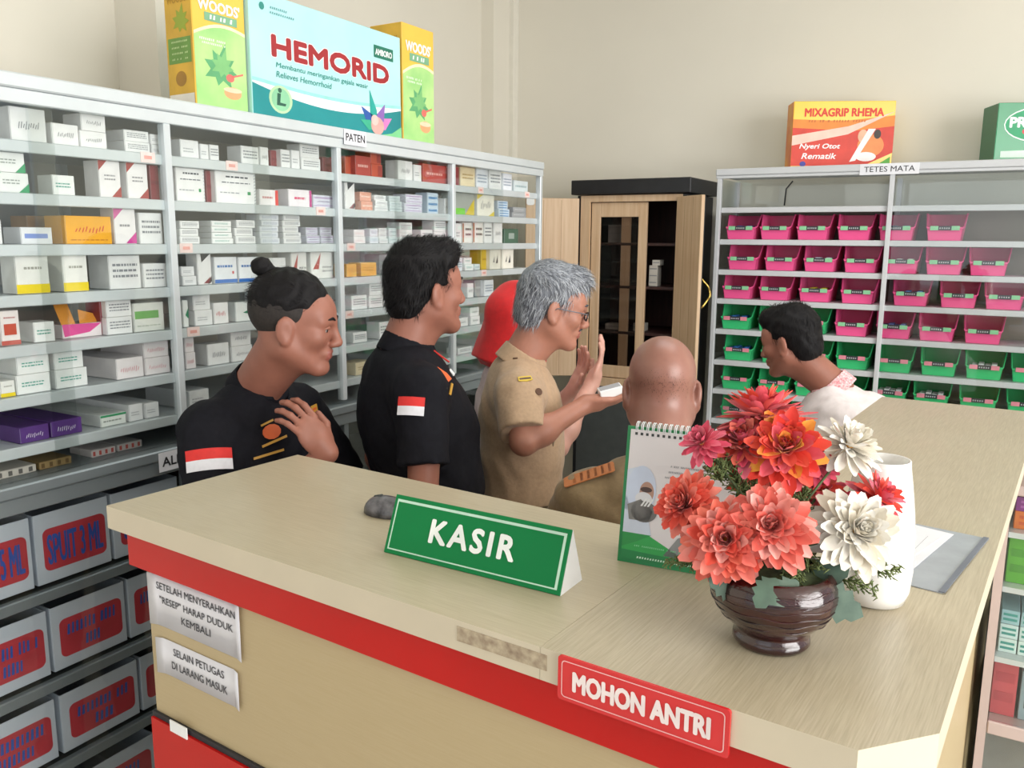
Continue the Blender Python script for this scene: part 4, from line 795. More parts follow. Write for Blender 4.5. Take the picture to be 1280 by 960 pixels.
flat(mb, ellipse(.038, .109, .011, .016), hm('#B08A78'), y-.0005, T1); flat(mb, ellipse(.037, .113, .009, .004), hm('#4A3530'), y-.0006, T1)
flat(mb, ellipse(.034, .099, .013, .010), hm('#D8D8DC'), y-.0007, T1)
flat(mb, ellipse(.036, .080, .020, .016), hm('#6C6A68'), y-.0008, T1); flat(mb, [(.010, .088), (.03, .098), (.05, .082), (.045, .066), (.014, .066)], hm('#7A7876'), y-.0008, T1)
for q in range(3): flat(mb, [(.030+.005*q, .088), (.033+.005*q, .088), (.040+.005*q, .100), (.037+.005*q, .100)], hm('#E0E0E0'), y-.0010, T1)
mb.build('picture', page)
mb = MB()
for i, wd in enumerate((.055, .06, .07, .04)): strokes(mb, .098, .152-.0085*i, wd, .0028, GREYINK, y-.0006, int(wd*400), RS_, T1)
strokes(mb, .06, .028, .07, .0025, hm('#78C890'), y-.0009, 24, RS_, T1); strokes(mb, .09, .011, .12, .003, hm('#C8E8D0'), y-.0009, 30, RS_, T1)
flat(mb, ellipse(.115, .178, .008, .006), hm('#4FA070'), y-.0006, T1)
mb.build('lettering', page)
WIRE = mat('white_wire', hexc('#E8ECF0'), 0.3, 0.02, metal=.2)
mb = MB()
for i in range(18):
    x = .014+i*(cw-.026)/17
    for dx in (0, .0024):
        pts = [tuple(T1 @ Vector((x+dx, .003+.0085*math.cos(a), ch-.0005+.0085*math.sin(a)))) for a in [2*PI*k/12 for k in range(12)]]
        mb.tube(pts, .0008, WIRE, 5, closed=True)
mb.build('spiral_binding', cal)
mb = MB()
for i in range(18):
    x = .014+i*(cw-.026)/17; flat(mb, [(x-.001, ch-.012), (x+.003, ch-.012), (x+.003, ch-.008), (x-.001, ch-.008)], DK, -.0049, T1)
mb.build('punch_holes', page)

# white vase behind the flowers
vs_ = empty('white_vase', tuple(cloc(1.222, .375)), cA, 'tall smooth white vase behind the red and white flowers', 'vase')
VW = mat('white_ceramic', hexc('#F2F0EC'), 0.12, 0.01, 4, coat=.5)
MB().lathe([(.030, 0), (.040, .003), (.0455, .02), (.0475, .05), (.0465, .09), (.043, .13), (.038, .165), (.034, .19), (.0335, .197), (.031, .197), (.031, .18), (.036, .13), (.040, .06), (.03, .02), (.001, .015)], VW, 40).build('vase_body', vs_)
# papers in a clear folder
fo = empty('plastic_folder', tuple(cloc(1.2385, .60, 1.2005)), cA-.10, 'grey plastic folder lying flat on the counter behind the vase', 'folder')
MB().plate([(-.06, -.145), (.075, -.145), (.078, .14), (-.06, .14)], 0, .0012, hm('#A4AAB2', .25)).build('cover_sheet', fo)
MB().box(.070, .078, -.145, .14, .0013, .003, hm('#6E7480')).build('spine_clip', fo)
pa = MB(); pa.plate([(-.06, -.14), (.018, -.14), (.03, .12), (-.055, .13)], 0, .0008, PAPER); pa.plate([(-.085, -.125), (-.005, -.148), (.02, .10), (-.06, .12)], .001, .0016, PAPER)
for q in range(3): pa.box(-.04+q*.02, -.0395+q*.02, -.1, .08, .0017, .0018, GREYINK)
po = pa.build('paper_sheets'); po.location = tuple(cloc(1.2385, .60, 1.2025)); po.rotation_euler = (0, 0, cA-.10); tag(po, 'white paper sheets lying on the grey plastic folder', 'paper')

# --- potted flowers
pf = empty('potted_flowers', tuple(cloc(1.146, .175)), cA, 'brown glazed pot of artificial red, coral and white flowers on the counter', 'flowers')
POTM = mat('brown_glaze', hexc('#3A0F10'), 0.07, 0.25, 14, bump=.9, coat=.8, stretch=(2.5, 2.5, 6), col2=hexc('#1E080A'))
prof = [(.030, 0), (.043, .001), (.046, .006), (.045, .012), (.040, .016), (.042, .020), (.054, .030), (.066, .043), (.0735, .058), (.0755, .072), (.073, .084), (.068, .092), (.064, .096), (.060, .096), (.060, .09), (.066, .07), (.05, .04), (.001, .03)]
mb = MB(); mb.lathe(prof, POTM, 64)
for k in range(6):
    zz = .040+.009*k; rr = np.interp(zz, [p[1] for p in prof[6:12]], [p[0] for p in prof[6:12]])
    mb.tube([((rr+.0002)*math.cos(a), (rr+.0002)*math.sin(a), zz+.0012*math.sin(9*a+k)) for a in [2*PI*i/60 for i in range(60)]], .0007, POTM, 6, closed=True)
mb.build('pot', pf)
MB().lathe([(.058, .08), (.058, .088), (.03, .096), (.002, .099)], mat('floral_moss', hexc('#3E4A2C'), .9, .3, 80), 24).build('moss', pf)
def petal(mb, origin, d, n, L, w, m, cup=.25, droop=.0):
    d = d.normalized(); s = d.cross(n).normalized(); n = s.cross(d).normalized()
    vs = []; fs = []; K = 5
    for i in range(K+1):
        t = i/K; ww = w*(.28+.95*math.sin(PI*min(1, t*.62+.12))**1.0)*(1 if t < .8 else (1-(t-.8)*3.2))*.55
        c = origin+d*(L*t)+n*(L*(cup*t*t*1.0-droop*t*t))
        vs += [c-s*ww+n*(ww*.5), c, c+s*ww+n*(ww*.5)]
    for i in range(K):
        a = i*3; fs += [(a, a+1, a+4, a+3), (a+1, a+2, a+5, a+4)]
    mb.add(vs, fs, m, True)
def bloom(name, P, axis, R, mats, rnd, rings=5, per=15, flatn=0.0, wfac=1.0):
    mb = MB(); axis = axis.normalized(); u = axis.orthogonal().normalized(); v = axis.cross(u)
    for k in range(rings):
        f = k/(rings-1); el = math.radians(-18+95*f*(1-flatn)); L = R*(1.0-.45*f); npet = max(8, int(per*1.35*(1-.40*f)))
        for i in range(npet):
            a = 2*PI*(i+.5*(k % 2)+rnd.uniform(-.3, .3))/npet; e_ = el+rnd.uniform(-.24, .24)
            rad = u*math.cos(a)+v*math.sin(a); d = rad*math.cos(e_)+axis*math.sin(e_); n = axis*math.cos(e_)-rad*math.sin(e_)
            petal(mb, P+rad*R*.04+axis*R*.10*f, d, n, L*rnd.uniform(.85, 1.08), R*.215*wfac*(1-.2*f), rnd.choice(mats), rnd.uniform(.05, .35), rnd.uniform(0, .25))
    o = mb.build(name, pf)
    mbb = MB(); mbb.lathe([(R*.02, -R*.02), (R*.12, 0), (R*.13, R*.12), (R*.06, R*.2), (.0004, R*.22)], mat('flower_heart', hexc('#E8A83C'), .7, .2, 60), 10, T=Matrix.Translation(P) @ axis.to_track_quat('Z', 'Y').to_matrix().to_4x4()); mbb.build('flower_center', o)
    return o
def fm(n, a, b): return mat('petal_'+n, hexc(a), 0.55, 0.1, 35, col2=hexc(b), sheen=.2)
F_RED = [fm('red', '#F0412C', '#D83024'), fm('red2', '#F25A42', '#E03A2C'), fm('rose', '#E8616A', '#D84858')]
F_COR = [fm('coral', '#F07A62', '#E0523E'), fm('coral2', '#F29484', '#E8705E'), fm('coral3', '#EA5A46', '#DC4A3A')]
F_SAL = [fm('salmon', '#F2968A', '#EC7668'), fm('salmon2', '#F4B4AA', '#EE8A7E'), fm('salmon3', '#E8685A', '#E8685A')]
F_PNK = [fm('pink', '#DC4C68', '#C83A58'), fm('pink2', '#E87A8E', '#D85870')]
F_WHT = [fm('white', '#F4F0E8', '#EDE6D6'), fm('white2', '#F6F4F0', '#F0ECE2'), fm('white3', '#EFE8DA', '#E6DCC8')]
F_YEL = [fm('redyellow', '#F2662E', '#F0B43C'), fm('red3', '#EA4038', '#E85838')]
Mi = (CM @ Matrix.Translation((1.146, .185, 1.2))).inverted()
def fpos(px, py, depth): return Mi @ WD(px, py, depth)
rf = random.Random(11)
base_d = (cloc(1.146, .185)-Vector((0, 0, CAMH))).dot(cf)
camL = Mi @ Vector((0, 0, CAMH))
top_c = Vector((0, 0, .14))
BL = [  # px, py, radius px, mats, ddepth, rings, per, name, wfac, tilt to camera
 (957, 520, 58, F_RED, .03, 5, 22, 'red_flower', .85, .25), (985, 560, 54, F_YEL+F_RED, -.01, 5, 16, 'red_flower', 1.2, .8), (935, 556, 50, F_COR+F_PNK, .02, 5, 16, 'coral_flower', 1.1, .6),
 (882, 553, 31, F_PNK, .0, 4, 12, 'pink_flower', 1.2, .5), (862, 628, 43, F_COR, -.01, 5, 20, 'coral_flower', 1.1, .6),
 (912, 672, 56, F_COR+F_SAL, -.045, 6, 20, 'coral_flower', 1.15, .9), (968, 655, 56, F_SAL, -.055, 5, 18, 'salmon_flower', 1.1, .9),
 (1062, 557, 46, F_WHT, .02, 5, 14, 'white_flower', 1.0, .5), (1070, 662, 58, F_WHT, -.03, 5, 18, 'white_flower', 1.1, .7), (1098, 622, 40, F_RED+F_PNK, .03, 4, 14, 'red_flower', 1.0, .5),
 (1024, 578, 30, F_PNK, .03, 4, 12, 'pink_flower', 1.2, .7), (1030, 610, 30, F_PNK+F_COR, .05, 4, 12, 'pink_flower', 1.2, .7), (950, 600, 34, F_COR, .06, 4, 12, 'coral_flower', 1.1, .7),
]
for (px, py, rp, ms_, dd, rg, per, nm, wf, tl) in BL:
    dpt = base_d+dd; P = fpos(px, py, dpt); R_ = rp/FPX*dpt*1.0
    out = (P-top_c).normalized(); tc_ = (camL-P).normalized(); ax = (out*(1-tl)+tc_*tl+Vector((0, 0, .15))).normalized()
    o = bloom(nm, P, ax, R_, ms_, rf, rg, per, 0, wf)
    mb = MB(); mb.tube([Vector((P.x*.1, P.y*.1, .085)), Vector((P.x*.35, P.y*.35, .10+(P.z-.1)*.5)), P-ax*R_*.15], .0018, mat('stem_green', hexc('#4A5A34'), .6, .2, 30), 6); mb.build('stem', o)
LEAFG = mat('dusty_leaf', hexc('#667A6C'), .7, .15, 40, col2=hexc('#4C6054')); LEAFD = mat('dark_leaf', hexc('#4E6656'), .6, .15, 40)
def lobed_leaf(P, d, n, L, m, bend=.3):
    mb = MB(); d = d.normalized(); s = d.cross(n).normalized(); n = s.cross(d)
    vs = []; K = 14
    outl = [(0, .05), (.12, .16), (.2, .34), (.3, .26), (.4, .42), (.5, .28), (.62, .36), (.72, .2), (.84, .2), (1, 0)]
    for t, w in outl: c = P+d*L*t-n*L*bend*t*t; vs += [c+s*L*w-n*L*.08*w, c, c-s*L*w-n*L*.08*w]
    fs = []
    for i in range(len(outl)-1): a = 3*i; fs += [(a, a+1, a+4, a+3), (a+1, a+2, a+5, a+4)]
    mb.add(vs, fs, m, True); return mb.build('leaf', pf)
for px, py, qx, qy, L, m_, dd in ((1020, 735, 1068, 760, .06, LEAFG, -.05), (1015, 725, 1040, 715, .05, LEAFD, -.03), (925, 722, 890, 690, .05, LEAFG, -.03), (930, 735, 895, 722, .045, LEAFG, -.04), (975, 720, 960, 740, .045, LEAFD, -.07), (1000, 722, 985, 738, .045, LEAFG, -.065), (945, 712, 915, 712, .05, LEAFD, -.02)):
    P = fpos(px, py, base_d+dd); Q = fpos(qx, qy, base_d+dd-.015); lobed_leaf(P, Q-P, (camL-P).normalized(), L, m_, .15)
def sprig(px, py, qx, qy, dd, m, nb=14, L=.02):
    P = fpos(px, py, base_d+dd); Q = fpos(qx, qy, base_d+dd); mb = MB(); mb.tube([P, Q], .0009, m, 5); ax = (Q-P).normalized()
    for i in range(nb):
        t = i/nb; c = P.lerp(Q, t)
        for s in range(4):
            o = Vector((rf.uniform(-1, 1), rf.uniform(-1, 1), rf.uniform(-1, 1))); o = (o-ax*o.dot(ax)).normalized(); e_ = c+(o+ax*.8)*L*(1-.5*t)*rf.uniform(.6, 1.1)
            mb.tube([c, e_], [.0012, .0005], m, 4)
            for z in range(3): g = c.lerp(e_, .4+.25*z); mb.tube([g, g+Vector((rf.uniform(-1, 1), rf.uniform(-1, 1), rf.uniform(-1, 1)))*.0055], [.0012, .0004], m, 4)
    return mb.build('fern_sprig', pf)
SPR = mat('sprig_green', hexc('#75804E'), .7, .2, 60, col2=hexc('#5A6A3A'))
sprig(940, 620, 905, 570, -.0, SPR, 14, .02); sprig(1040, 700, 1128, 712, -.02, SPR, 14, .018); sprig(1010, 690, 1045, 725, -.03, SPR, 10, .016); sprig(960, 620, 925, 600, .0, SPR, 12, .02); sprig(1000, 640, 1010, 610, .0, SPR, 10, .018); sprig(900, 700, 835, 700, -.01, SPR, 10, .014); sprig(1010, 705, 1100, 735, -.03, SPR, 12, .018); sprig(985, 700, 1000, 725, -.05, SPR, 10, .016); sprig(905, 600, 890, 575, .0, SPR, 10, .018)

# ------------------------------------------------------------------ glass display counter at the right, beside the arm
dc = empty('display_counter', (0.045, 2.3, 0), 0, 'low glass display counter of coloured boxes right of the cashier counter', 'display counter')
PKF = mat('rosy_aluminium', hexc('#C9B8B6'), .4, .03, 8, metal=.3)
L_ = 1.15
MB().box(0, .02, -.01, .015, 0, 1.08, PKF).box(L_-.02, L_, -.01, .015, 0, 1.08, PKF).build('post', dc)
MB().box(0, L_, -.012, .4, 1.08, 1.105, PKF, bev=.003).build('top_panel', dc)
DS = [.985, .845, .66]
for z in DS: MB().box(.021, L_-.021, .0, .39, z-.014, z, ALU).build('shelf', dc)
MB().box(.021, L_-.021, -.012, .39, .455, .49, PKF, bev=.003).build('middle_rail', dc)
MB().box(0, L_, .39, .4, 0, 1.08, hm('#7A807E')).build('back_panel', dc)
MB().box(.021, L_-.021, -.006, -.003, .491, 1.079, GLASS).build('front_pane', dc); MB().box(.021, L_-.021, -.006, -.003, .02, .454, GLASS).build('front_pane', dc)
MB().box(.021, L_-.021, .12, .15, 0, .454, hm('#8D8C88')).build('lower_panel', dc)
MB().box(.006, .012, .016, .389, .01, 1.079, GLASS).build('side_glass', dc)
def dbox(x, z, w, h, c, lab, stripes=None, d=.15):
    mb = MB().box(-w/2, w/2, 0, d, 0, h, hm(c), bev=.0015)
    for q in range(2): mb.box(-w*.38, w*.38, -.0008, 0, h*(.25+.35*q), h*(.42+.35*q), hm(stripes or '#E8E8E8'))
    o = mb.build('medicine_box', loc=(.045+x, 2.335, z+.0005)); tag(o, lab, 'box', 'boxes in the low glass display counter')
dbox(.075, DS[0], .09, .045, '#E07828', 'orange box lying under purple box, top shelf of low display counter', '#D05A20'); dbox(.075, DS[0]+.0455, .09, .035, '#8A2C8A', 'purple box on top of orange box in low display counter', '#B060B0')
dbox(.055, DS[1], .06, .115, '#5CB030', 'tall light green box, second shelf of low display counter', '#4A9828'); dbox(.125, DS[1], .06, .085, '#2E8A40', 'green box with yellow print, second shelf of low display counter', '#D8C840')
TN = ['first', 'second', 'third', 'fourth']
for i in range(4):
    for j in range(3): dbox(.046+i*.043, DS[2]+j*.038, .040, .0365, ['#D8ECE8', '#CFE6E6', '#9CC4CC'][j], '%s-layer teal print box, %s column from left, low display counter' % (['bottom', 'middle', 'top'][j], TN[i]), '#3E9A90', .12)
dbox(.05, .4905, .055, .15, '#C8505A', 'red box on the bottom shelf of low display counter', '#B84450'); dbox(.13, .4905, .09, .13, '#8FA6B0', 'grey blue box on the bottom shelf of low display counter', '#40505C')

# ------------------------------------------------------------------ people: smooth-blended volumes turned into one continuous surface
def rotm(ax, ang): return np.array(Matrix.Rotation(ang, 3, ax))
class Vol:
    def __init__(s, lo, hi, h):
        s.lo = np.array(lo, float); s.h = h; s.n = np.ceil((np.array(hi)-s.lo)/h).astype(int)+1
        s.F = np.full(s.n, 0.5, np.float32)
        s.ax = [s.lo[i]+h*np.arange(s.n[i]) for i in range(3)]
    def _sub(s, lo, hi):
        a = np.maximum(0, np.floor((np.array(lo)-s.lo)/s.h).astype(int)); b = np.minimum(s.n, np.ceil((np.array(hi)-s.lo)/s.h).astype(int)+1)
        if np.any(b <= a): return None
        sl = tuple(slice(a[i], b[i]) for i in range(3))
        X = s.ax[0][sl[0]][:, None, None]; Y = s.ax[1][sl[1]][None, :, None]; Z = s.ax[2][sl[2]][None, None, :]
        return sl, X, Y, Z
    def _mix(s, sl, d, k, op):
        f = s.F[sl]
        if op == 'add':
            hh = np.maximum(k-np.abs(f-d), 0)/k; s.F[sl] = np.minimum(f, d)-hh*hh*k*0.25
        elif op == 'sub':
            d = -d; hh = np.maximum(k-np.abs(f-d), 0)/k; s.F[sl] = np.maximum(f, d)+hh*hh*k*0.25
    def ell(s, c, r, k=.02, R=None, op='add'):
        c = np.array(c, float); r = np.array(r, float); q = max(r)+k+2*s.h
        w = s._sub(c-q, c+q)
        if w is None: return s
        sl, X, Y, Z = w; x, y, z = X-c[0], Y-c[1], Z-c[2]
        if R is not None:
            R = np.array(R); x, y, z = (R[0, 0]*x+R[1, 0]*y+R[2, 0]*z, R[0, 1]*x+R[1, 1]*y+R[2, 1]*z, R[0, 2]*x+R[1, 2]*y+R[2, 2]*z)
        k0 = np.sqrt((x/r[0])**2+(y/r[1])**2+(z/r[2])**2); k1 = np.sqrt((x/r[0]**2)**2+(y/r[1]**2)**2+(z/r[2]**2)**2)+1e-9
        s._mix(sl, (k0*(k0-1)/k1).astype(np.float32), k, op); return s
    def cone(s, a, b, ra, rb, k=.02, cutb=False, cuta=False, op='add', sq=None):
        a = np.array(a, float); b = np.array(b, float); m = max(ra, rb)+k+2*s.h
        w = s._sub(np.minimum(a, b)-m, np.maximum(a, b)+m)
        if w is None: return s
        sl, X, Y, Z = w; d = b-a; L2 = d@d
        px, py, pz = X-a[0], Y-a[1], Z-a[2]
        tr = (px*d[0]+py*d[1]+pz*d[2])/L2; t = np.clip(tr, 0, 1)
        dist = np.sqrt((px-t*d[0])**2+(py-t*d[1])**2+(pz-t*d[2])**2)-(ra+(rb-ra)*t)
        if cutb: dist = np.maximum(dist, (tr-1)*math.sqrt(L2))
        if cuta: dist = np.maximum(dist, (-tr)*math.sqrt(L2))
        s._mix(sl, dist.astype(np.float32), k, op); return s
    def chain(s, pts, rs, k=.02, **kw):
        for i in range(len(pts)-1): s.cone(pts[i], pts[i+1], rs[i], rs[i+1], k, **kw)
        return s
    def wrinkle(s, amp, fr, seed=0, comps=((1, .3, .7), (.4, 1, .5), (.7, -.6, 1))):
        g = np.random.RandomState(seed); X = s.ax[0][:, None, None]; Y = s.ax[1][None, :, None]; Z = s.ax[2][None, None, :]
        for c in comps: s.F += (amp/len(comps)*np.sin(fr*(c[0]*X+c[1]*Y+c[2]*Z)+g.rand()*6+1.5*np.sin(fr*.4*(c[2]*X-c[0]*Y+c[1]*Z)))).astype(np.float32)
        return s
    def mesh(s):
        F = s.F; S = F < 0; n = F.shape
        cnt_ = np.zeros((n[0]-1, n[1]-1, n[2]-1), np.int8)
        for a in (0, 1):
            for b in (0, 1):
                for c in (0, 1): cnt_ += S[a:n[0]-1+a, b:n[1]-1+b, c:n[2]-1+c]
        I, J, K = np.nonzero((cnt_ > 0) & (cnt_ < 8))
        cid = np.full(cnt_.shape, -1, np.int32); cid[I, J, K] = np.arange(len(I))
        acc = np.zeros((len(I), 3)); num = np.zeros(len(I))
        cor = [(a, b, c) for a in (0, 1) for b in (0, 1) for c in (0, 1)]
        vals = {q: F[I+q[0], J+q[1], K+q[2]] for q in cor}
        for q in cor:
            for ax in range(3):
                if q[ax] == 0:
                    q2 = list(q); q2[ax] = 1; q2 = tuple(q2); v0, v1 = vals[q], vals[q2]; m = (v0 < 0) != (v1 < 0)
                    t = np.where(m, v0/(v0-v1+1e-12), 0)
                    p = np.array(q, float)[None, :].repeat(len(I), 0); p[:, ax] += t
                    acc[m] += p[m]; num[m] += 1
        V = s.lo+s.h*(np.stack([I, J, K], 1)+acc/num[:, None])
        Q = []
        for ax in range(3):
            u, v = (ax+1) % 3, (ax+2) % 3
            sa = [slice(None)]*3; sb = [slice(None)]*3; sa[ax] = slice(0, n[ax]-1); sb[ax] = slice(1, n[ax])
            A, B = S[tuple(sa)], S[tuple(sb)]; E = np.argwhere(A != B)
            E = E[(E[:, u] >= 1) & (E[:, v] >= 1) & (E[:, u] < n[u]-1) & (E[:, v] < n[v]-1)]
            ins = A[E[:, 0], E[:, 1], E[:, 2]]
            def g(du, dv): c = E.copy(); c[:, u] += du; c[:, v] += dv; return cid[c[:, 0], c[:, 1], c[:, 2]]
            q = np.stack([g(-1, -1), g(0, -1), g(0, 0), g(-1, 0)], 1); q[~ins] = q[~ins][:, ::-1]; Q.append(q)
        return V, np.concatenate(Q)
    def build(s, name, mats, parent, fn=None):
        V, Q = s.mesh(); me = bpy.data.meshes.new(name)
        me.vertices.add(len(V)); me.vertices.foreach_set('co', V.astype(np.float32).ravel())
        me.loops.add(len(Q)*4); me.loops.foreach_set('vertex_index', Q.ravel().astype(np.int32))
        me.polygons.add(len(Q)); me.polygons.foreach_set('loop_start', np.arange(0, len(Q)*4, 4, dtype=np.int32)); me.polygons.foreach_set('loop_total', np.full(len(Q), 4, np.int32))
        me.update(calc_edges=True); me.polygons.foreach_set('use_smooth', np.ones(len(Q), bool))
        for m in (mats if isinstance(mats, (list, tuple)) else [mats]): me.materials.append(m)
        if fn is not None: me.polygons.foreach_set('material_index', fn(V[Q].mean(1)).astype(np.int32))
        me.validate(); o = bpy.data.objects.new(name, me); C.objects.link(o); o.parent = parent
        s.V, s.Q = V, Q; return o

SKIN = mat('skin_tan', hexc('#AE7763'), .5, .04, 30, sss=.12); SKIN2 = mat('skin_brown', hexc('#9C6655'), .5, .04, 30, sss=.12); SKIN3 = mat('skin_scalp', hexc('#9C6E60'), .36, .05, 14, sss=.1, col2=hexc('#8A5E52'))
SKINW = mat('skin_light', hexc('#D2A090'), .5, .04, 30, sss=.12)
LIP = mat('lip', hexc('#9A5A50'), .45, .05, 40)
HAIRB = mat('hair_black', (.008, .007, .008), .6, .2, 90, stretch=(3, 3, 1), spec=.2); HAIRS = mat('hair_shaved', (.022, .016, .014), .7, .2, 150)
HAIRG = mat('hair_grey', hexc('#8C9098'), .5, .2, 60, stretch=(3, 3, .7), col2=hexc('#5A5E66')); HAIRG2 = mat('hair_silver', hexc('#B4B8BE'), .45, .1, 60); HAIRG3 = mat('hair_dark_grey', hexc('#484A52'), .5, .1, 60)
EYEW = mat('eye_white', hexc('#A89C98'), .2, .02); EYEB = mat('eye_iris', (.02, .012, .01), .1, .02)
SHIRT_B = mat('shirt_black', (.009, .009, .013), .75, .1, 70, bump=.25, spec=.15); SHIRT_K = mat('uniform_khaki', hexc('#B89A7C'), .8, .05, 90, bump=.25, sheen=.2); SHIRT_K2 = mat('uniform_brown', hexc('#7C6748'), .8, .05, 90, bump=.25, sheen=.2)
TRO_B = mat('trousers_black', (.016, .016, .02), .8, .1, 60, bump=.2)
SHOE = mat('shoe_leather', (.015, .013, .012), .3, .1, 30)

def frame(c, yaw=0, pitch=0, roll=0):
    """matrix of a head: yaw left +, pitch down +, roll"""
    return Matrix.Translation(c) @ Matrix.Rotation(yaw, 4, 'Z') @ Matrix.Rotation(-pitch, 4, 'X') @ Matrix.Rotation(roll, 4, 'Y')
def head_prims(v, H, neck_to, sc_=1.0, neckr=.055, jaw=1.0, belly=0):
    R = np.array(H.to_3x3())
    P = lambda *p: np.array(H @ Vector(p)*1.0)
    v.ell(P(0, -.018, .035), (.074, .095, .082), .02, R); v.ell(P(0, .022, -.02), (.061, .066, .088), .03, R)
    v.ell(P(0, .055, .035), (.056, .036, .042), .03, R)   # forehead
    for s in (-1, 1):
        v.cone(P(s*.052, .0, -.055), P(s*.018, .068, -.098), .022*jaw, .018*jaw, .03)
        v.ell(P(s*.040, .060, -.022), (.022, .022, .020), .025, R)
        v.cone(P(s*.012, .086, .020), P(s*.046, .070, .018), .009, .008, .014)   # brow ridge
        v.ell(P(s*.031, .094, .000), (.014, .010, .009), .012, R, 'sub')
        Re = R @ rotm('Z', s*.35) @ rotm('X', .12)
        v.ell(P(s*.077, -.008, -.012), (.009, .021, .033), .008, Re); v.ell(P(s*.078, -.002, -.038), (.008, .009, .010), .008, Re)
        v.ell(P(s*.087, .001, -.010), (.006, .010, .016), .005, Re, 'sub')
        v.ell(P(s*.012, .099, -.035), (.008, .009, .007), .008, R)
    v.cone(P(0, .090, .014), P(0, .108, -.026), .0075, .0115, .014); v.ell(P(0, .110, -.030), (.010, .009, .008), .008, R)
    v.ell(P(0, .080, -.060), (.027, .018, .016), .015, R)                        # mouth mound
    v.cone(P(-.015, .0935, -.0555), P(.015, .0935, -.0555), .0058, .0058, .006); v.cone(P(-.013, .0925, -.0665), P(.013, .0925, -.0665), .0066, .0066, .006)
    v.ell(P(0, .100, -.061), (.024, .008, .0018), .003, R, 'sub')
    v.ell(P(0, .080, -.098), (.021, .016, .015), .02, R)                         # chin
    v.cone(P(0, -.025, -.055), neck_to, neckr, neckr*1.08, .035); v.cone(P(0, .02, -.085), np.array(neck_to)+np.array([0, .02, 0]), .03, .045, .03)
    return v
def face_bits(H, e, skin, brow, moust=False):
    for s in (-1, 1):
        mb = MB(); mb.lathe([(.0001, -.0115), (.008, -.008), (.0115, 0), (.008, .008), (.0001, .0115)], EYEW, 14, T=H @ Matrix.Translation((s*.031, .0735, .0)) @ Matrix.Rotation(-PI/2, 4, 'X'))
        mb.lathe([(.0055, 0), (.0045, .0012), (.0001, .0018)], EYEB, 12, T=H @ Matrix.Translation((s*.031, .0842, .0)) @ Matrix.Rotation(-PI/2, 4, 'X')); mb.build('eye', e)
        mb = MB(); mb.tube([H @ Vector((s*.016, .0865, .0045)), H @ Vector((s*.031, .0865, .0075)), H @ Vector((s*.046, .077, .003))], [.002, .0045, .002], skin, 6); mb.build('eyelid', e)
        mb = MB(); mb.tube([H @ Vector((s*.012, .0965, .025)), H @ Vector((s*.030, .0935, .031)), H @ Vector((s*.050, .076, .024))], [.0022, .0038, .0015], brow, 6); mb.build('eyebrow', e)
    if moust:
        mb = MB(); mb.tube([H @ Vector((-.024, .092, -.050)), H @ Vector((0, .1005, -.044)), H @ Vector((.024, .092, -.050))], [.0015, .0042, .0015], brow, 6); mb.build('moustache', e)
def lipfn(H):
    Hi = np.array(H.inverted())
    def fn(c):
        q = c @ Hi[:3, :3].T + Hi[:3, 3]
        return ((np.abs(q[:, 0]) < .022) & (q[:, 1] > .0885) & (q[:, 2] > -.0735) & (q[:, 2] < -.0505)).astype(int)
    return fn
def hand_prims(v, w, d, n, side, curl=.5, spread=.12, size=1.0, thumb=.6):
    """w wrist, d towards the fingers, n out of the back of the hand, side to the thumb"""
    w = np.array(w, float); d = np.array(d, float)/np.linalg.norm(d); n = np.array(n, float); n = n-d*(n@d); n /= np.linalg.norm(n)
    s_ = np.cross(d, n); s_ *= np.sign(s_ @ np.array(side, float)) or 1
    R = np.stack([s_, d, n], 1); z = size
    v.ell(w+d*.05*z, (.040*z, .052*z, .015*z), .012, R); v.ell(w+d*.03*z+s_*.022*z-n*.006*z, (.018*z, .03*z, .014*z), .012, R)
    v.cone(w, w+d*.03*z, .025*z, .026*z, .015)
    for i, (o, L, r) in enumerate(((.029, .95, .0088), (.010, 1.05, .0090), (-.010, .98, .0086), (-.028, .78, .0076))):
        p = w+d*(.088-.004*abs(i-1))*z+s_*o*z; ang = curl*.6; dd = d+s_*spread*(1.5-i)/1.5; dd /= np.linalg.norm(dd); r *= z
        for L_ in (.040, .026, .021):
            q_ = p+(dd*math.cos(ang)-n*math.sin(ang))*L_*L*z; v.cone(p, q_, r, r*.93, .004); p = q_; r *= .93; ang += curl*.75
    p = w+d*.025*z+s_*.028*z-n*.006*z; dd = d*.62+s_*.62-n*thumb*.5; dd /= np.linalg.norm(dd)
    q_ = p+dd*.04*z; v.cone(p, q_, .0125*z, .0105*z, .008); dd2 = d*.95+s_*.15-n*thumb*.55; dd2 /= np.linalg.norm(dd2); v.cone(q_, q_+dd2*.032*z, .0103*z, .0085*z, .004)
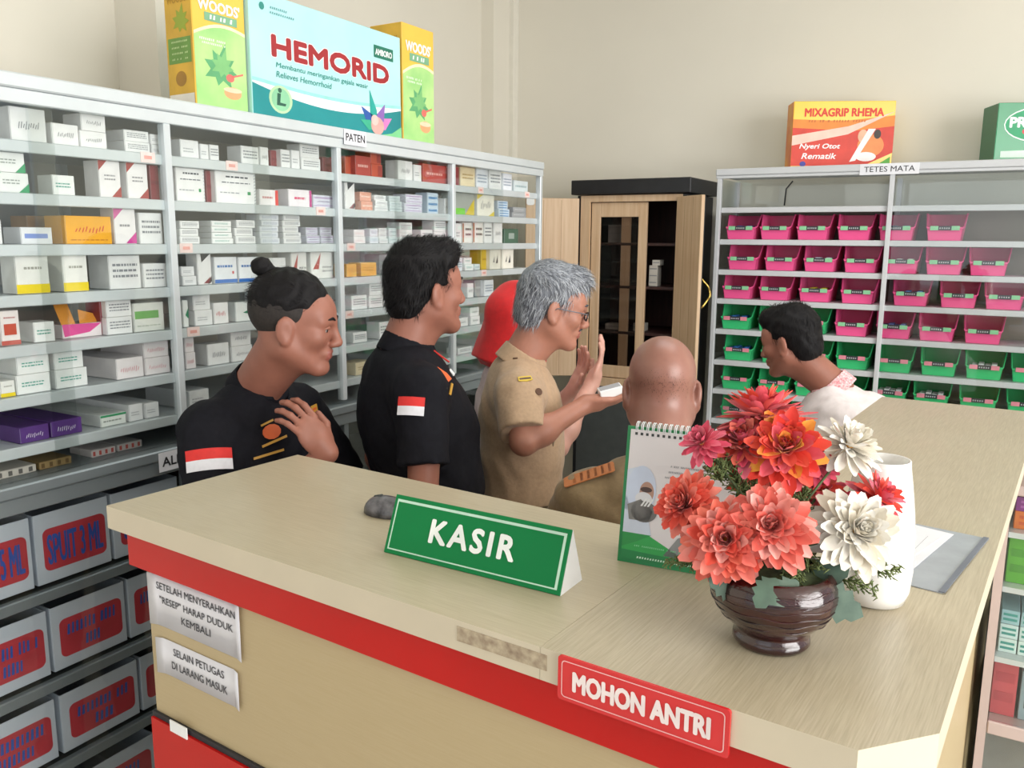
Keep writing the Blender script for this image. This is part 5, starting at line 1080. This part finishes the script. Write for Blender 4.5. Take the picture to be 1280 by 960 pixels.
def strands(name, vol, H, cond, mats, parent, n, L, w, comb, seed=1, lift=.25):
    """thin locks of hair grown from the hair surface"""
    rg = np.random.RandomState(seed); V, Q = vol.V, vol.Q
    ctr = V[Q].mean(1); nr = np.cross(V[Q[:, 2]]-V[Q[:, 0]], V[Q[:, 3]]-V[Q[:, 1]]); nr /= np.linalg.norm(nr, axis=1)[:, None]+1e-9
    Hi = np.array(H.inverted()); q = ctr @ Hi[:3, :3].T+Hi[:3, 3]; ok = np.nonzero(cond(q))[0]
    Rm = np.array(H.to_3x3()); mb = MB()
    for i in rg.choice(ok, n):
        nn = nr[i]; dl = np.array(comb(q[i])); dw = Rm @ dl+rg.randn(3)*.25; dw = dw-nn*(dw@nn)*.9; dw /= np.linalg.norm(dw)+1e-9; sd = np.cross(dw, nn)
        p0 = ctr[i]-nn*.002; l_ = L*rg.uniform(.6, 1.25)
        p1 = p0+(dw+nn*lift)*l_*.5; p2 = p1+(dw+nn*lift*.2+Rm @ np.array([0, 0, -.25]))*l_*.5
        mb.add([p0-sd*w, p0+sd*w, p1+sd*w*.7, p1-sd*w*.7, p2], [(0, 1, 2, 3), (3, 2, 4)], mats[rg.randint(len(mats))], True)
    return mb.build(name, parent)
def legs(e, hipz, hip, m, feet=((-.10, 0), (.10, 0)), knee_f=.02, lean=(0, 0)):
    v = Vol((-.32, -.38, -.0), (.32, .42, hipz+.16), .012)
    v.ell((hip[0], hip[1], hipz+.02), (.165, .115, .13), .04)
    for s, ft in ((-1, feet[0]), (1, feet[1])):
        hp = (hip[0]+s*.085, hip[1], hipz-.04); kn = ((hp[0]+ft[0])/2, (hp[1]+ft[1])/2+knee_f, hipz*.52); an = (ft[0], ft[1], .07)
        v.chain([hp, kn, an], [.088, .062, .052], .03)
    v.wrinkle(.006, 40, 3); v.build('trousers', m, e)
    for s, ft in ((-1, feet[0]), (1, feet[1])):
        v2 = Vol((ft[0]-.08, ft[1]-.12, -.002), (ft[0]+.08, ft[1]+.22, .14), .008)
        v2.ell((ft[0], ft[1]+.10, .038), (.042, .085, .036), .02); v2.ell((ft[0], ft[1], .045), (.038, .06, .043), .03); v2.cone((ft[0], ft[1]-.01, .06), (ft[0], ft[1]-.01, .11), .042, .045, .02)
        v2.build('shoe', SHOE, e)
def flag(e, pos, nrm, w, h, up=(0, 0, 1), name='flag_patch'):
    n = Vector(nrm).normalized(); u = Vector(up); u = (u-n*u.dot(n)).normalized(); s_ = u.cross(n).normalized(); p = Vector(pos); mb = MB()
    N = 6
    for c, a, b in ((hexc('#D9302C'), 0, .5), (hexc('#E2E2E8'), -.5, 0)):
        m_ = mat('flag_red' if a == 0 else 'flag_white', c, .7, .04, 60)
        vs = []
        for i in range(N+1):
            x = -w/2+w*i/N; cv = -n*(x*x*7)
            vs += [p+s_*x+u*(a*h)+cv, p+s_*x+u*(b*h)+cv]
        mb.add(vs, [(2*i, 2*i+2, 2*i+3, 2*i+1) for i in range(N)], m_, True)
        mb.add([v_-n*.0015 for v_ in vs], [(2*i, 2*i+1, 2*i+3, 2*i+2) for i in range(N)], m_, True)
    return mb.build(name, e)
def surf_point(vol, p, d):
    """march from p along d until outside of the volume; returns the surface point"""
    p = np.array(p, float); d = np.array(d, float); d /= np.linalg.norm(d)
    last = p
    for i in range(400):
        q = p+d*i*.002; idx = np.round((q-vol.lo)/vol.h).astype(int)
        if np.any(idx < 0) or np.any(idx >= vol.n): break
        if vol.F[tuple(idx)] < 0: last = q
        elif i > 3: break
    return last
def hit(e, vol, px, py):
    Mi_ = e.matrix_basis.inverted(); o = np.array(Mi_ @ Vector((0, 0, CAMH))); d = np.array(Mi_.to_3x3() @ ray(px, py)); d /= np.linalg.norm(d)
    for i in range(400, 2400):
        q = o+d*i*.002; idx = np.round((q-vol.lo)/vol.h).astype(int)
        if np.any(idx < 1) or np.any(idx >= vol.n-1): continue
        if vol.F[tuple(idx)] < 0:
            a, b, c = idx; F = vol.F; g = np.array([F[a+1, b, c]-F[a-1, b, c], F[a, b+1, c]-F[a, b-1, c], F[a, b, c+1]-F[a, b, c-1]], float); g = g/(np.linalg.norm(g)+1e-9)*.7-d*.3
            return q, g/np.linalg.norm(g)
    print('NO HIT', px, py); return o+d*2, -d
def decal(e, vol, px, py, shape, name, off=.004, up=(0, 0, 1), tilt=0.0):
    p, g = hit(e, vol, px, py); sp = Vector(p); n = Vector(g); u = Vector(up); u = (u-n*u.dot(n)).normalized(); s_ = u.cross(n).normalized()
    u = (u*math.cos(tilt)+s_*math.sin(tilt)); s_ = u.cross(n).normalized(); mb = MB()
    for j, (pts, mm) in enumerate(shape):
        a = [sp+n*(off+.0004*j)+s_*x+u*z for x, z in pts]; mb.add(a+[q-n*.003 for q in a], [list(range(len(a))), list(range(2*len(a)-1, len(a)-1, -1))]+[[i, i+len(a), (i+1) % len(a)+len(a), (i+1) % len(a)] for i in range(len(a))], mm)
    return mb.build(name, e)
def badge(e, vol, p, d, shape, m, name='chest_emblem', off=.002, up=(0, 0, 1)):
    sp = Vector(surf_point(vol, p, d)); n = Vector(d).normalized(); u = Vector(up); u = (u-n*u.dot(n)).normalized(); s_ = u.cross(n).normalized(); mb = MB()
    for pts, mm in shape:
        a = [sp+n*off+s_*x+u*z for x, z in pts]; mb.add(a+[q-n*.002 for q in a], [list(range(len(a))), list(range(2*len(a)-1, len(a)-1, -1))]+[[i, i+len(a), (i+1) % len(a)+len(a), (i+1) % len(a)] for i in range(len(a))], mm)
    return mb.build(name, e)

def upper(e, sh, hip, shz, hipz, neck, arms, skin, shirt, H, jaw=1.0, belly=.0, slv=.62, sw=.185, neckr=.055, collar=True, h=.004, hs=.006, seed=0, long_=False, shirt_bottom=None, brows=HAIRB, moust=False, depth=.105, wr=.0045):
    """sh/hip: centres (x, y); arms: list of dict(sh, el, wr, hand=(n, side, curl))"""
    pts = [H.translation]+[Vector(a[k]) for a in arms for k in ('sh', 'el', 'wr')]
    lo = [min(p[i] for p in pts)-.20 for i in range(3)]; hi = [max(p[i] for p in pts)+.20 for i in range(3)]
    lo[2] = min(lo[2], hipz-.05)
    lo = [min(lo[0], -.28), min(lo[1], -.22), lo[2]]; hi = [max(hi[0], .28), max(hi[1], .25), H.translation.z+.18]
    v = Vol(lo, hi, h)
    nb = np.array([sh[0], sh[1], shz+.035])
    head_prims(v, H, nb, jaw=jaw, neckr=neckr)
    # torso core under the shirt
    v.cone((sh[0], sh[1], shz-.09), (hip[0], hip[1], hipz+.05), .085, .085, .05); v.cone((sh[0]-.09, sh[1], shz-.055), (sh[0]+.09, sh[1], shz-.055), .036, .036, .05)
    for a in arms:
        v.chain([np.array(a['sh'], float)*.82+np.array([sh[0], sh[1], shz-.07])*.18, np.array(a['sh'], float)*.45+np.array(a['el'], float)*.55, a['el']], [.036, .041, .038], .01); v.chain([a['el'], a['wr']], [.039, .025], .015)
        el = np.array(a['el'], float); wr_ = np.array(a['wr'], float); v.ell(el*.72+wr_*.28, (.041, .041, .041), .03)
        d = np.array(a.get('hd', wr_-el), float); hn, sd, cl = a['hand']; hand_prims(v, wr_, d, hn, sd, cl)
    v.build('body', [skin, LIP], e, lipfn(H)); face_bits(H, e, skin, brows, moust)
    # shirt
    sb = shirt_bottom if shirt_bottom is not None else hipz-.04
    lo2 = [min(min(a['sh'][0], a['el'][0]) for a in arms)-.14, min(min(a['sh'][1], a['el'][1]) for a in arms)-.14, sb-.03]; hi2 = [max(max(a['sh'][0], a['el'][0]) for a in arms)+.14, max(max(a['sh'][1], a['el'][1]) for a in arms)+.16, shz+.16]
    lo2[0] = min(lo2[0], -.27); hi2[0] = max(hi2[0], .27); lo2[1] = min(lo2[1], hip[1]-.2, sh[1]-.2); hi2[1] = max(hi2[1], hip[1]+.24+belly, sh[1]+.22)
    t = Vol(lo2, hi2, hs)
    mid = ((sh[0]+hip[0])/2, (sh[1]+hip[1])/2)
    t.ell((sh[0], sh[1]+.005, shz-.13), (sw*.86, depth+.012, .19), .04)
    t.cone((sh[0]-sw*.62, sh[1]-.01, shz-.045), (sh[0]+sw*.62, sh[1]-.01, shz-.045), .058, .058, .05)
    t.ell((sh[0], sh[1]-.005, shz+.0), (.095, .062, .05), .05)
    t.ell((mid[0], mid[1]+belly*.6, (shz+hipz)/2-.02), (sw*.80, depth+belly*.45, .20), .06)
    t.cone((hip[0]-.055, hip[1]+belly*.5, hipz+.06), (hip[0]-.055, hip[1]+belly*.4, sb), depth+.012, depth+.02, .05, cutb=True); t.cone((hip[0]+.055, hip[1]+belly*.5, hipz+.06), (hip[0]+.055, hip[1]+belly*.4, sb), depth+.012, depth+.02, .05, cutb=True)
    for a in arms:
        s0 = np.array(a['sh'], float); el = np.array(a['el'], float); s0i = s0*.88+np.array([sh[0], sh[1], shz-.05])*.12
        end = s0+(el-s0)*a.get('slv', slv); t.cone(s0i, end, .066, .066, .045, cutb=True)
        if long_:
            wr_ = np.array(a['wr'], float); t.cone(s0, el, .062, .052, .03); t.cone(el, el+(wr_-el)*.92, .052, .042, .02, cutb=True)
        elif a.get('slv', slv) < .95: t.cone(end-(el-s0)*.3, end+(el-s0)*.02, .052, .052, .002, cutb=True, op='sub') if False else None
    t.wrinkle(wr, 42, seed, ((1, .3, .4), (.5, 1, .2), (.3, .4, 1), (-.6, .5, .8))); t.wrinkle(wr*.5, 95, seed+1)
    # neck opening
    t.cone(nb+np.array([0, .035, -.02]), nb+np.array([0, .02, .12]), .052, .07, .01, op='sub')
    so_ = t.build('shirt', shirt, e)
    if collar:
        cv = Vol(nb-np.array([.13, .13, .08]), nb+np.array([.13, .16, .10]), .004)
        up_ = np.array(H.translation)-nb; up_ /= np.linalg.norm(up_)
        cv.cone(nb-up_*.02, nb+up_*.035, .074, .066, .004, cutb=True, cuta=True); cv.ell(nb+np.array([0, .035, -.01]), (.06, .055, .035), .02)
        cv.cone(nb-up_*.05, nb+up_*.06, .062, .060, .004, op='sub'); cv.cone(nb+np.array([0, .06, .03]), nb+np.array([0, .13, -.05]), .02, .035, .01, op='sub')
        cv.build('collar', shirt if collar is True else collar, so_)
    return v, t

def person(px, py, depth, heading, label, headz=None):
    """Empty at the feet below the head pixel; local +Y is where the person faces"""
    P = WD(px, py, depth); e = empty('person', (P.x, P.y, 0), math.radians(heading)-PI/2, label, 'person'); return e, P.z

# --- man with the topknot, black shirt, at the left end of the counter
e1, z1 = person(369, 404, 2.06, 6, 'man with a topknot and black shirt with flag sleeve, hand at his chest')
H1 = frame((0, 0, z1), math.radians(27), math.radians(10), 0)
S1 = z1-.215
L1 = lambda px, py, d: np.array(e1.matrix_basis.inverted() @ WD(px, py, d))
A1 = [dict(sh=(.150, -.19, S1-.045), el=(.195, -.09, S1-.30), wr=tuple(L1(408, 566, 2.0)), hd=tuple(L1(366, 508, 1.97)-L1(408, 566, 2.0)), hand=((.3, .9, .2), (0, 0, 1), .6)),
      dict(sh=(-.22, -.15, S1-.045), el=(-.30, -.06, S1-.31), wr=(-.22, .12, S1-.36), hand=((0, 0, 1), (1, 0, 0), .5))]
v1, t1 = upper(e1, (-.035, -.165), (-.06, -.18), S1, .93, None, A1, SKIN2, SHIRT_B, H1, slv=.8, seed=1, sw=.195)
legs(e1, .90, (0, -.17), TRO_B, ((-.10, -.2), (.10, -.14)))
hv = Vol(np.array(H1.translation)-.17, np.array(H1.translation)+.19, .003); Rh = np.array(H1.to_3x3()); PH = lambda H, *p: np.array(H @ Vector(p))
hv.ell(PH(H1, 0, -.022, .052), (.078, .098, .080), .02, Rh); hv.ell(PH(H1, 0, .118, -.045), (.12, .085, .115), .012, Rh, 'sub'); hv.ell(PH(H1, 0, -.05, -.12), (.12, .16, .105), .012, Rh, 'sub')
hv.wrinkle(.003, 170, 5); hv.build('hair', HAIRB, e1)
bn = Vol(PH(H1, 0, -.075, .135)-.06, PH(H1, 0, -.075, .135)+.06, .003); bn.ell(PH(H1, 0, -.098, .122), (.024, .026, .024), .01, Rh); bn.cone(PH(H1, 0, -.06, .105), PH(H1, 0, -.098, .122), .02, .012, .01); bn.wrinkle(.002, 260, 2); bn.build('topknot', HAIRB, e1)
fz = Vol(np.array(H1.translation)-.16, np.array(H1.translation)+.16, .003); fz.ell(PH(H1, 0, -.020, .030), (.0772, .0985, .0835), .01, Rh); fz.ell(PH(H1, 0, .12, -.03), (.14, .105, .14), .005, Rh, 'sub'); fz.ell(PH(H1, 0, .0, -.145), (.13, .17, .085), .005, Rh, 'sub')
for s in (-1, 1): fz.ell(PH(H1, s*.085, .0, -.016), (.02, .027, .04), .003, Rh, 'sub')
fz.build('shaved_hair', HAIRS, e1)
strands('hair_locks', hv, H1, lambda q: q[:, 2] > .02, [HAIRB], e1, 900, .03, .0009, lambda q: (-q[0]*2, -1, .25), 3, .06)
fp_ = surf_point(t1, (.150, -.11, S1-.16), (.85, -.3, 0)); fp_, fg_ = hit(e1, t1, 262, 574); flag(e1, Vector(fp_)+Vector(fg_)*.006, tuple(fg_), .105, .052)
OR_ = hm('#D8622E'); OY = hm('#C8963A')
decal(e1, t1, 338, 540, [(ellipse(0, 0, .024, .019, 12), OR_), ([(-.034, -.026), (.034, -.018), (.034, -.024), (-.034, -.032)], OY), ([(-.022, .024), (.012, .03), (.012, .025), (-.022, .019)], OY)], 'chest_emblem', off=.011, tilt=-.15)
decal(e1, t1, 337, 566, [([(-.042, -.006), (.036, .006), (.036, .0), (-.042, -.012)], OY)], 'name_strip')
decal(e1, t1, 391, 512, [([(-.008, -.012), (.014, -.006), (.014, .014), (-.008, .010)], OY), ([(-.004, -.004), (.010, .0), (.010, .006), (-.004, .003)], OR_)], 'chest_emblem')
# --- stout man in a black shirt, seen from behind his right shoulder
e2, z2 = person(533, 362, 2.28, 55, 'man with short black hair and black flag-sleeved shirt, seen in half profile')
H2 = frame((0, 0, z2), .16, math.radians(0), 0); S2 = z2-.195
A2 = [dict(sh=(.20, -.075, S2-.05), el=(.245, -.10, S2-.33), wr=(.225, .0, S2-.56), hand=((1, 0, 0), (0, 1, 0), .4)),
      dict(sh=(-.20, -.055, S2-.05), el=(-.26, -.07, S2-.33), wr=(-.24, .03, S2-.55), hand=((-1, 0, 0), (0, 1, 0), .4))]
v2, t2 = upper(e2, (0, -.065), (0, -.03), S2, .93, None, A2, SKIN2, SHIRT_B, H2, slv=.64, sw=.205, belly=.07, neckr=.062, jaw=1.25, seed=3, depth=.12)
legs(e2, .90, (0, -.03), TRO_B)
def short_hair(H, e, m, ms_, sides=-.0, top=.012, n=1500, L=.022, seed=1, comb=None, backz=-.075, brow=.04, lift=.5, w=.0009):
    Rh = np.array(H.to_3x3()); T0 = np.array(H.translation); v = Vol(T0-.19, T0+.20, .003)
    v.ell(PH(H, 0, -.024, .042), (.080, .100, .082+top), .02, Rh); v.ell(PH(H, 0, .045, .095), (.058, .05, .035+top*.5), .03, Rh)
    v.ell(PH(H, 0, -.055, -.02), (.068, .062, .075), .02, Rh)
    v.ell(PH(H, 0, .135, -.035+(brow-.04)), (.11, .095, .105), .012, Rh, 'sub')          # face
    v.ell(PH(H, 0, .055, -.085), (.13, .095, .095), .012, Rh, 'sub')                       # below the temples
    v.ell(PH(H, 0, -.03, backz-.085), (.12, .15, .085), .012, Rh, 'sub')                    # nape
    for s in (-1, 1): v.ell(PH(H, s*.088, .002, -.018), (.022, .028, .040), .004, Rh, 'sub')
    v.wrinkle(.0022, 150, seed); v.build('hair', m, e)
    cb = comb or (lambda q: (q[0]*3, -.2-q[1]*2, .6 if q[2] > .09 else -1))
    strands('hair_locks', v, H, lambda q: (q[:, 2] > -.06), ms_, e, n, L, w, cb, seed, lift); return v
short_hair(H2, e2, HAIRB, [HAIRB], top=.018, n=4200, L=.019, seed=4, lift=.75, comb=lambda q: (q[0]*3, .6 if q[2] > .09 else -.3, .5 if q[2] > .09 else -1))
fp_, fg_ = hit(e2, t2, 514, 508); flag(e2, Vector(fp_)+Vector(fg_)*.010, tuple(fg_), .068, .046)
decal(e2, t2, 556, 468, [([(-.010, -.022), (.008, -.02), (.006, .0), (-.010, .028), (-.014, .01)], OR_)], 'chest_emblem', tilt=-.3)
decal(e2, t2, 563, 486, [([(-.014, -.012), (-.008, -.016), (.012, .010), (.006, .014)], OY)], 'name_strip')
decal(e2, t2, 549, 444, [([(-.004, -.032), (.001, -.034), (.0, .034), (-.006, .034)], hm('#C8302C'))], 'red_piping', tilt=-.5)
decal(e2, t2, 564, 466, [([(-.005, -.010), (.006, -.010), (.006, .010), (-.005, .010)], WHITE)], 'name_badge', tilt=-.4)
# --- woman in the red headscarf behind the grey haired man
e5, z5 = person(652, 398, 3.02, 38, 'woman in a red headscarf and pale tunic behind the grey-haired man, hands raised')
H5 = frame((0, 0, z5), 0, math.radians(6), 0); S5 = z5-.205
PALE = mat('pale_pink_cloth', hexc('#D9C4C4'), .8, .05, 60, bump=.2)
A5 = [dict(sh=(.155, -.05, S5-.045), el=(.20, .10, S5-.22), wr=(.10, .24, S5-.02), hd=(-.1, .35, .9), hand=((.3, .9, -.3), (-1, 0, 0), .3)),
      dict(sh=(-.155, -.05, S5-.045), el=(-.18, .08, S5-.24), wr=(-.02, .20, S5-.06), hd=(.2, .3, .9), hand=((-.3, .9, -.3), (1, 0, 0), .3))]
v5, t5 = upper(e5, (0, -.05), (0, -.03), S5, .86, None, A5, SKINW, PALE, H5, slv=.8, sw=.165, collar=False, seed=6, shirt_bottom=.62)
legs(e5, .84, (0, -.03), PALE)
RS = mat('scarf_red', hexc('#D01218'), .75, .06, 50, bump=.2, sheen=.2)
Rh = np.array(H5.to_3x3()); T0 = np.array(H5.translation); v = Vol(T0-np.array([.26, .24, .36]), T0+np.array([.26, .22, .18]), .005)
v.ell(PH(H5, 0, -.016, .026), (.090, .110, .100), .03, Rh); v.cone(PH(H5, 0, -.03, .0), (0, -.065, z5-.155), .092, .115, .05, cutb=True); v.cone(PH(H5, 0, -.03, .0), (0, -.02, z5-.15), .085, .12, .05, cutb=True)
v.ell(PH(H5, 0, .11, -.025), (.056, .075, .085), .01, Rh, 'sub'); v.wrinkle(.009, 45, 2, ((1, .2, .3), (.9, -.5, .25))); v.cone(PH(H5, 0, 0, 0), PH(H5, 0, .01, -.05), .078, .07, .005, op='sub') if False else None
v.build('headscarf', RS, e5)

# --- grey haired man with glasses in khaki uniform
e3, z3 = person(692, 384, 2.55, 36, 'grey-haired man with glasses in khaki uniform holding out a white packet')
H3 = frame((0, 0, z3), .0, math.radians(14), 0); S3 = z3-.20
hw = e3.matrix_basis.inverted() @ WD(733, 505, 2.45); he = e3.matrix_basis.inverted() @ WD(655, 552, 2.36)
pass
A3 = [dict(sh=(.175, -.125, S3-.05), el=tuple(he), wr=tuple(hw), hd=(.05, 1, .12), hand=((.35, .1, -1), (-.3, .2, .9), .45)),
      dict(sh=(-.175, -.095, S3-.05), el=(-.22, -.09, S3-.31), wr=(-.20, .02, S3-.52), hd=(.1, .3, -.9), hand=((-.4, 0, -1), (1, 0, 0), .6))]
v3, t3 = upper(e3, (0, -.105), (0, -.11), S3, .93, None, A3, SKIN, SHIRT_K, H3, slv=.80, sw=.18, seed=9, brows=HAIRG3, moust=True, shirt_bottom=.90, belly=.03)
legs(e3, .90, (0, -.11), SHIRT_K2)
hv3 = short_hair(H3, e3, HAIRG, [HAIRG, HAIRG2, HAIRG3, HAIRG2], top=.016, n=5200, L=.034, seed=8, lift=.22, w=.0008, comb=lambda q: (q[0]*2, .9 if q[2] > .06 else -.1, -.1 if q[2] > .09 else -1), backz=-.07, brow=.055)
GL = MB(); GM = mat('glasses_frame', (.03, .03, .035), .25, .05)
for s in (-1, 1):
    rr = [H3 @ Vector((s*.031+.020*math.cos(a), .102-.004*abs(math.cos(a)), -.002+.013*math.sin(a))) for a in [2*PI*k/16 for k in range(16)]]; GL.tube(rr, .0022, GM, 6, closed=True)
    GL.tube([H3 @ Vector((s*.051, .098, .004)), H3 @ Vector((s*.078, .085, .006)), H3 @ Vector((s*.085, .0, .003)), H3 @ Vector((s*.082, -.015, -.010))], .0016, hm('#6A6C74', .3), 6)
GL.tube([H3 @ Vector((-.011, .103, .002)), H3 @ Vector((0, .106, .004)), H3 @ Vector((.011, .103, .002))], .0012, GM, 6); go_ = GL.build('glasses', e3)
for s in (-1, 1):
    mb = MB(); mb.lathe([(.0001, -.0004), (.0125, -.0004), (.0125, .0004), (.0001, .0004)], GLASS, 16, T=H3 @ Matrix.Translation((s*.031, .101, -.002)) @ Matrix.Rotation(-PI/2, 4, 'X') @ Matrix.Diagonal((1.5, 1, 1, 1))); mb.build('lens', go_)
BR_ = hm('#5A3A26'); YLW = hm('#D8B83A')
decal(e3, t3, 656, 474, [([(-.022, -.006), (0, -.010), (.022, -.006), (.02, .008), (-.02, .008)], YLW), ([(-.018, -.003), (.018, -.003), (.018, .003), (-.018, .003)], BR_)], 'sleeve_badge', up=(.1, 0, 1))
decal(e3, t3, 645, 446, [([(-.007, -.012), (.007, -.012), (.007, .012), (-.007, .012)], BR_)], 'shoulder_mark')
decal(e3, t3, 673, 490, [(ellipse(0, 0, .011, .011, 10), BR_)], 'chest_emblem')
badge(e3, t3, (.08, -.05, S3-.17), (.5, 1, 0), [([(-.035, -.03), (.035, -.03), (.035, .024), (.0, .034), (-.035, .024)], SHIRT_K2)], SHIRT_K2, 'pocket_flap')
BT = MB(); BT.tube([(.13*math.cos(a)+.0, -.095+.125*math.sin(a), .915) for a in [2*PI*k/24 for k in range(24)]], .017, SHOE, 6, closed=True); BT.build('belt', e3)
# the white packet in his hand
hwd = e3.matrix_basis @ Vector(hw)
fwd3 = Vector((math.cos(math.radians(36)), math.sin(math.radians(36)), 0))
pk = MB().box(-.022, .022, -.034, .034, -.006, .026, WHITE, bev=.002).box(-.018, .018, -.03, .03, .0261, .0266, hm('#A8AAB0')); po = pk.build('medicine_packet')
PKP = WD(764, 494, 2.45); po.location = PKP; po.rotation_euler = (.25, .1, math.radians(36-90)); tag(po, "small white medicine packet held in the grey-haired man's outstretched hand", 'packet')

# --- balding man in brown uniform, back to us
e4, z4_ = person(827, 486, 1.90, 112, 'balding man in brown uniform with orange epaulettes, back turned, beyond the desk calendar')
H4 = frame((0, 0, z4_), .0, math.radians(14), 0); S4 = z4_-.185
A4 = [dict(sh=(.185, -.11, S4-.05), el=(.25, -.02, S4-.30), wr=(.15, .15, S4-.34), hand=((0, 0, 1), (-1, 0, 0), .5)),
      dict(sh=(-.185, -.11, S4-.05), el=(-.25, -.02, S4-.30), wr=(-.15, .15, S4-.34), hand=((0, 0, 1), (1, 0, 0), .5))]
v4, t4 = upper(e4, (0, -.10), (0, -.22), S4, .80, None, A4, SKIN3, SHIRT_K2, H4, slv=.75, sw=.195, seed=12, neckr=.062)
legs(e4, .78, (0, -.22), SHIRT_K2, ((-.10, -.12), (.10, -.12)), .10)
HFZ = mat('hair_fuzz', hexc('#2E211E'), .8, .25, 160)
def scalp(q): return (q[:, 1] < .03+.3*(.05-q[:, 2])) & (q[:, 2] > -.075+.3*np.maximum(q[:, 1]+.06, 0)) & (q[:, 2] < .085+.6*np.maximum(-q[:, 1]-.05, 0)) & (np.hypot(q[:, 1], q[:, 2]+.016) > .036) & (np.abs(q[:, 0]) < .082)
strands('cropped_hair', v4, H4, scalp, [HFZ], e4, 9000, .007, .0007, lambda q: (q[0], -.2, -1), 5, .3)
for s in (-1, 1): badge(e4, t4, (s*.125, -.12, S4-.05), (s*.4, -.35, 1), [(rrect(.115, .038, .006), hm('#B06A3A'))]+[([(-.05+.016*k, -.016), (-.044+.016*k, -.016), (-.044+.016*k, .016), (-.05+.016*k, .016)], hm('#8A4E2A')) for k in range(6)], BR_, 'epaulette', .006, up=(0, -1, 0))
badge(e4, t4, (-.03, -.12, S4+.0), (-.2, -1, .5), [([(-.02, -.01), (.02, -.01), (.02, .01), (-.02, .01)], SHIRT_K2)], SHIRT_K2, 'back_yoke')

# --- dark haired person in white at the right
e6, z6 = person(987, 427, 3.05, 186, 'dark-haired person in white top with red lace collar bending by the bins')
H6 = frame((0, 0, z6), -.35, math.radians(16), 0); S6 = z6-.175
WT = mat('white_cloth', hexc('#E6DCDC'), .8, .04, 50, bump=.2); LACE = mat('lace_collar', hexc('#D8707A'), .8, .3, 140, col2=hexc('#F0E0E0'))
A6 = [dict(sh=(.15, -.20, S6-.08), el=(.20, -.10, S6-.32), wr=(.12, .08, S6-.36), hand=((0, 0, 1), (-1, 0, 0), .5)),
      dict(sh=(-.15, -.20, S6-.08), el=(-.20, -.10, S6-.32), wr=(-.12, .08, S6-.36), hand=((0, 0, 1), (1, 0, 0), .5))]
v6, t6 = upper(e6, (0, -.17), (0, -.42), S6-.02, .82, None, A6, SKIN2, WT, H6, slv=.9, sw=.17, seed=15, collar=LACE, depth=.12)
legs(e6, .80, (0, -.42), TRO_B, ((-.1, -.36), (.1, -.36)), .06)
short_hair(H6, e6, HAIRB, [HAIRB], top=.014, n=1800, L=.03, seed=14, lift=.25, backz=-.085)
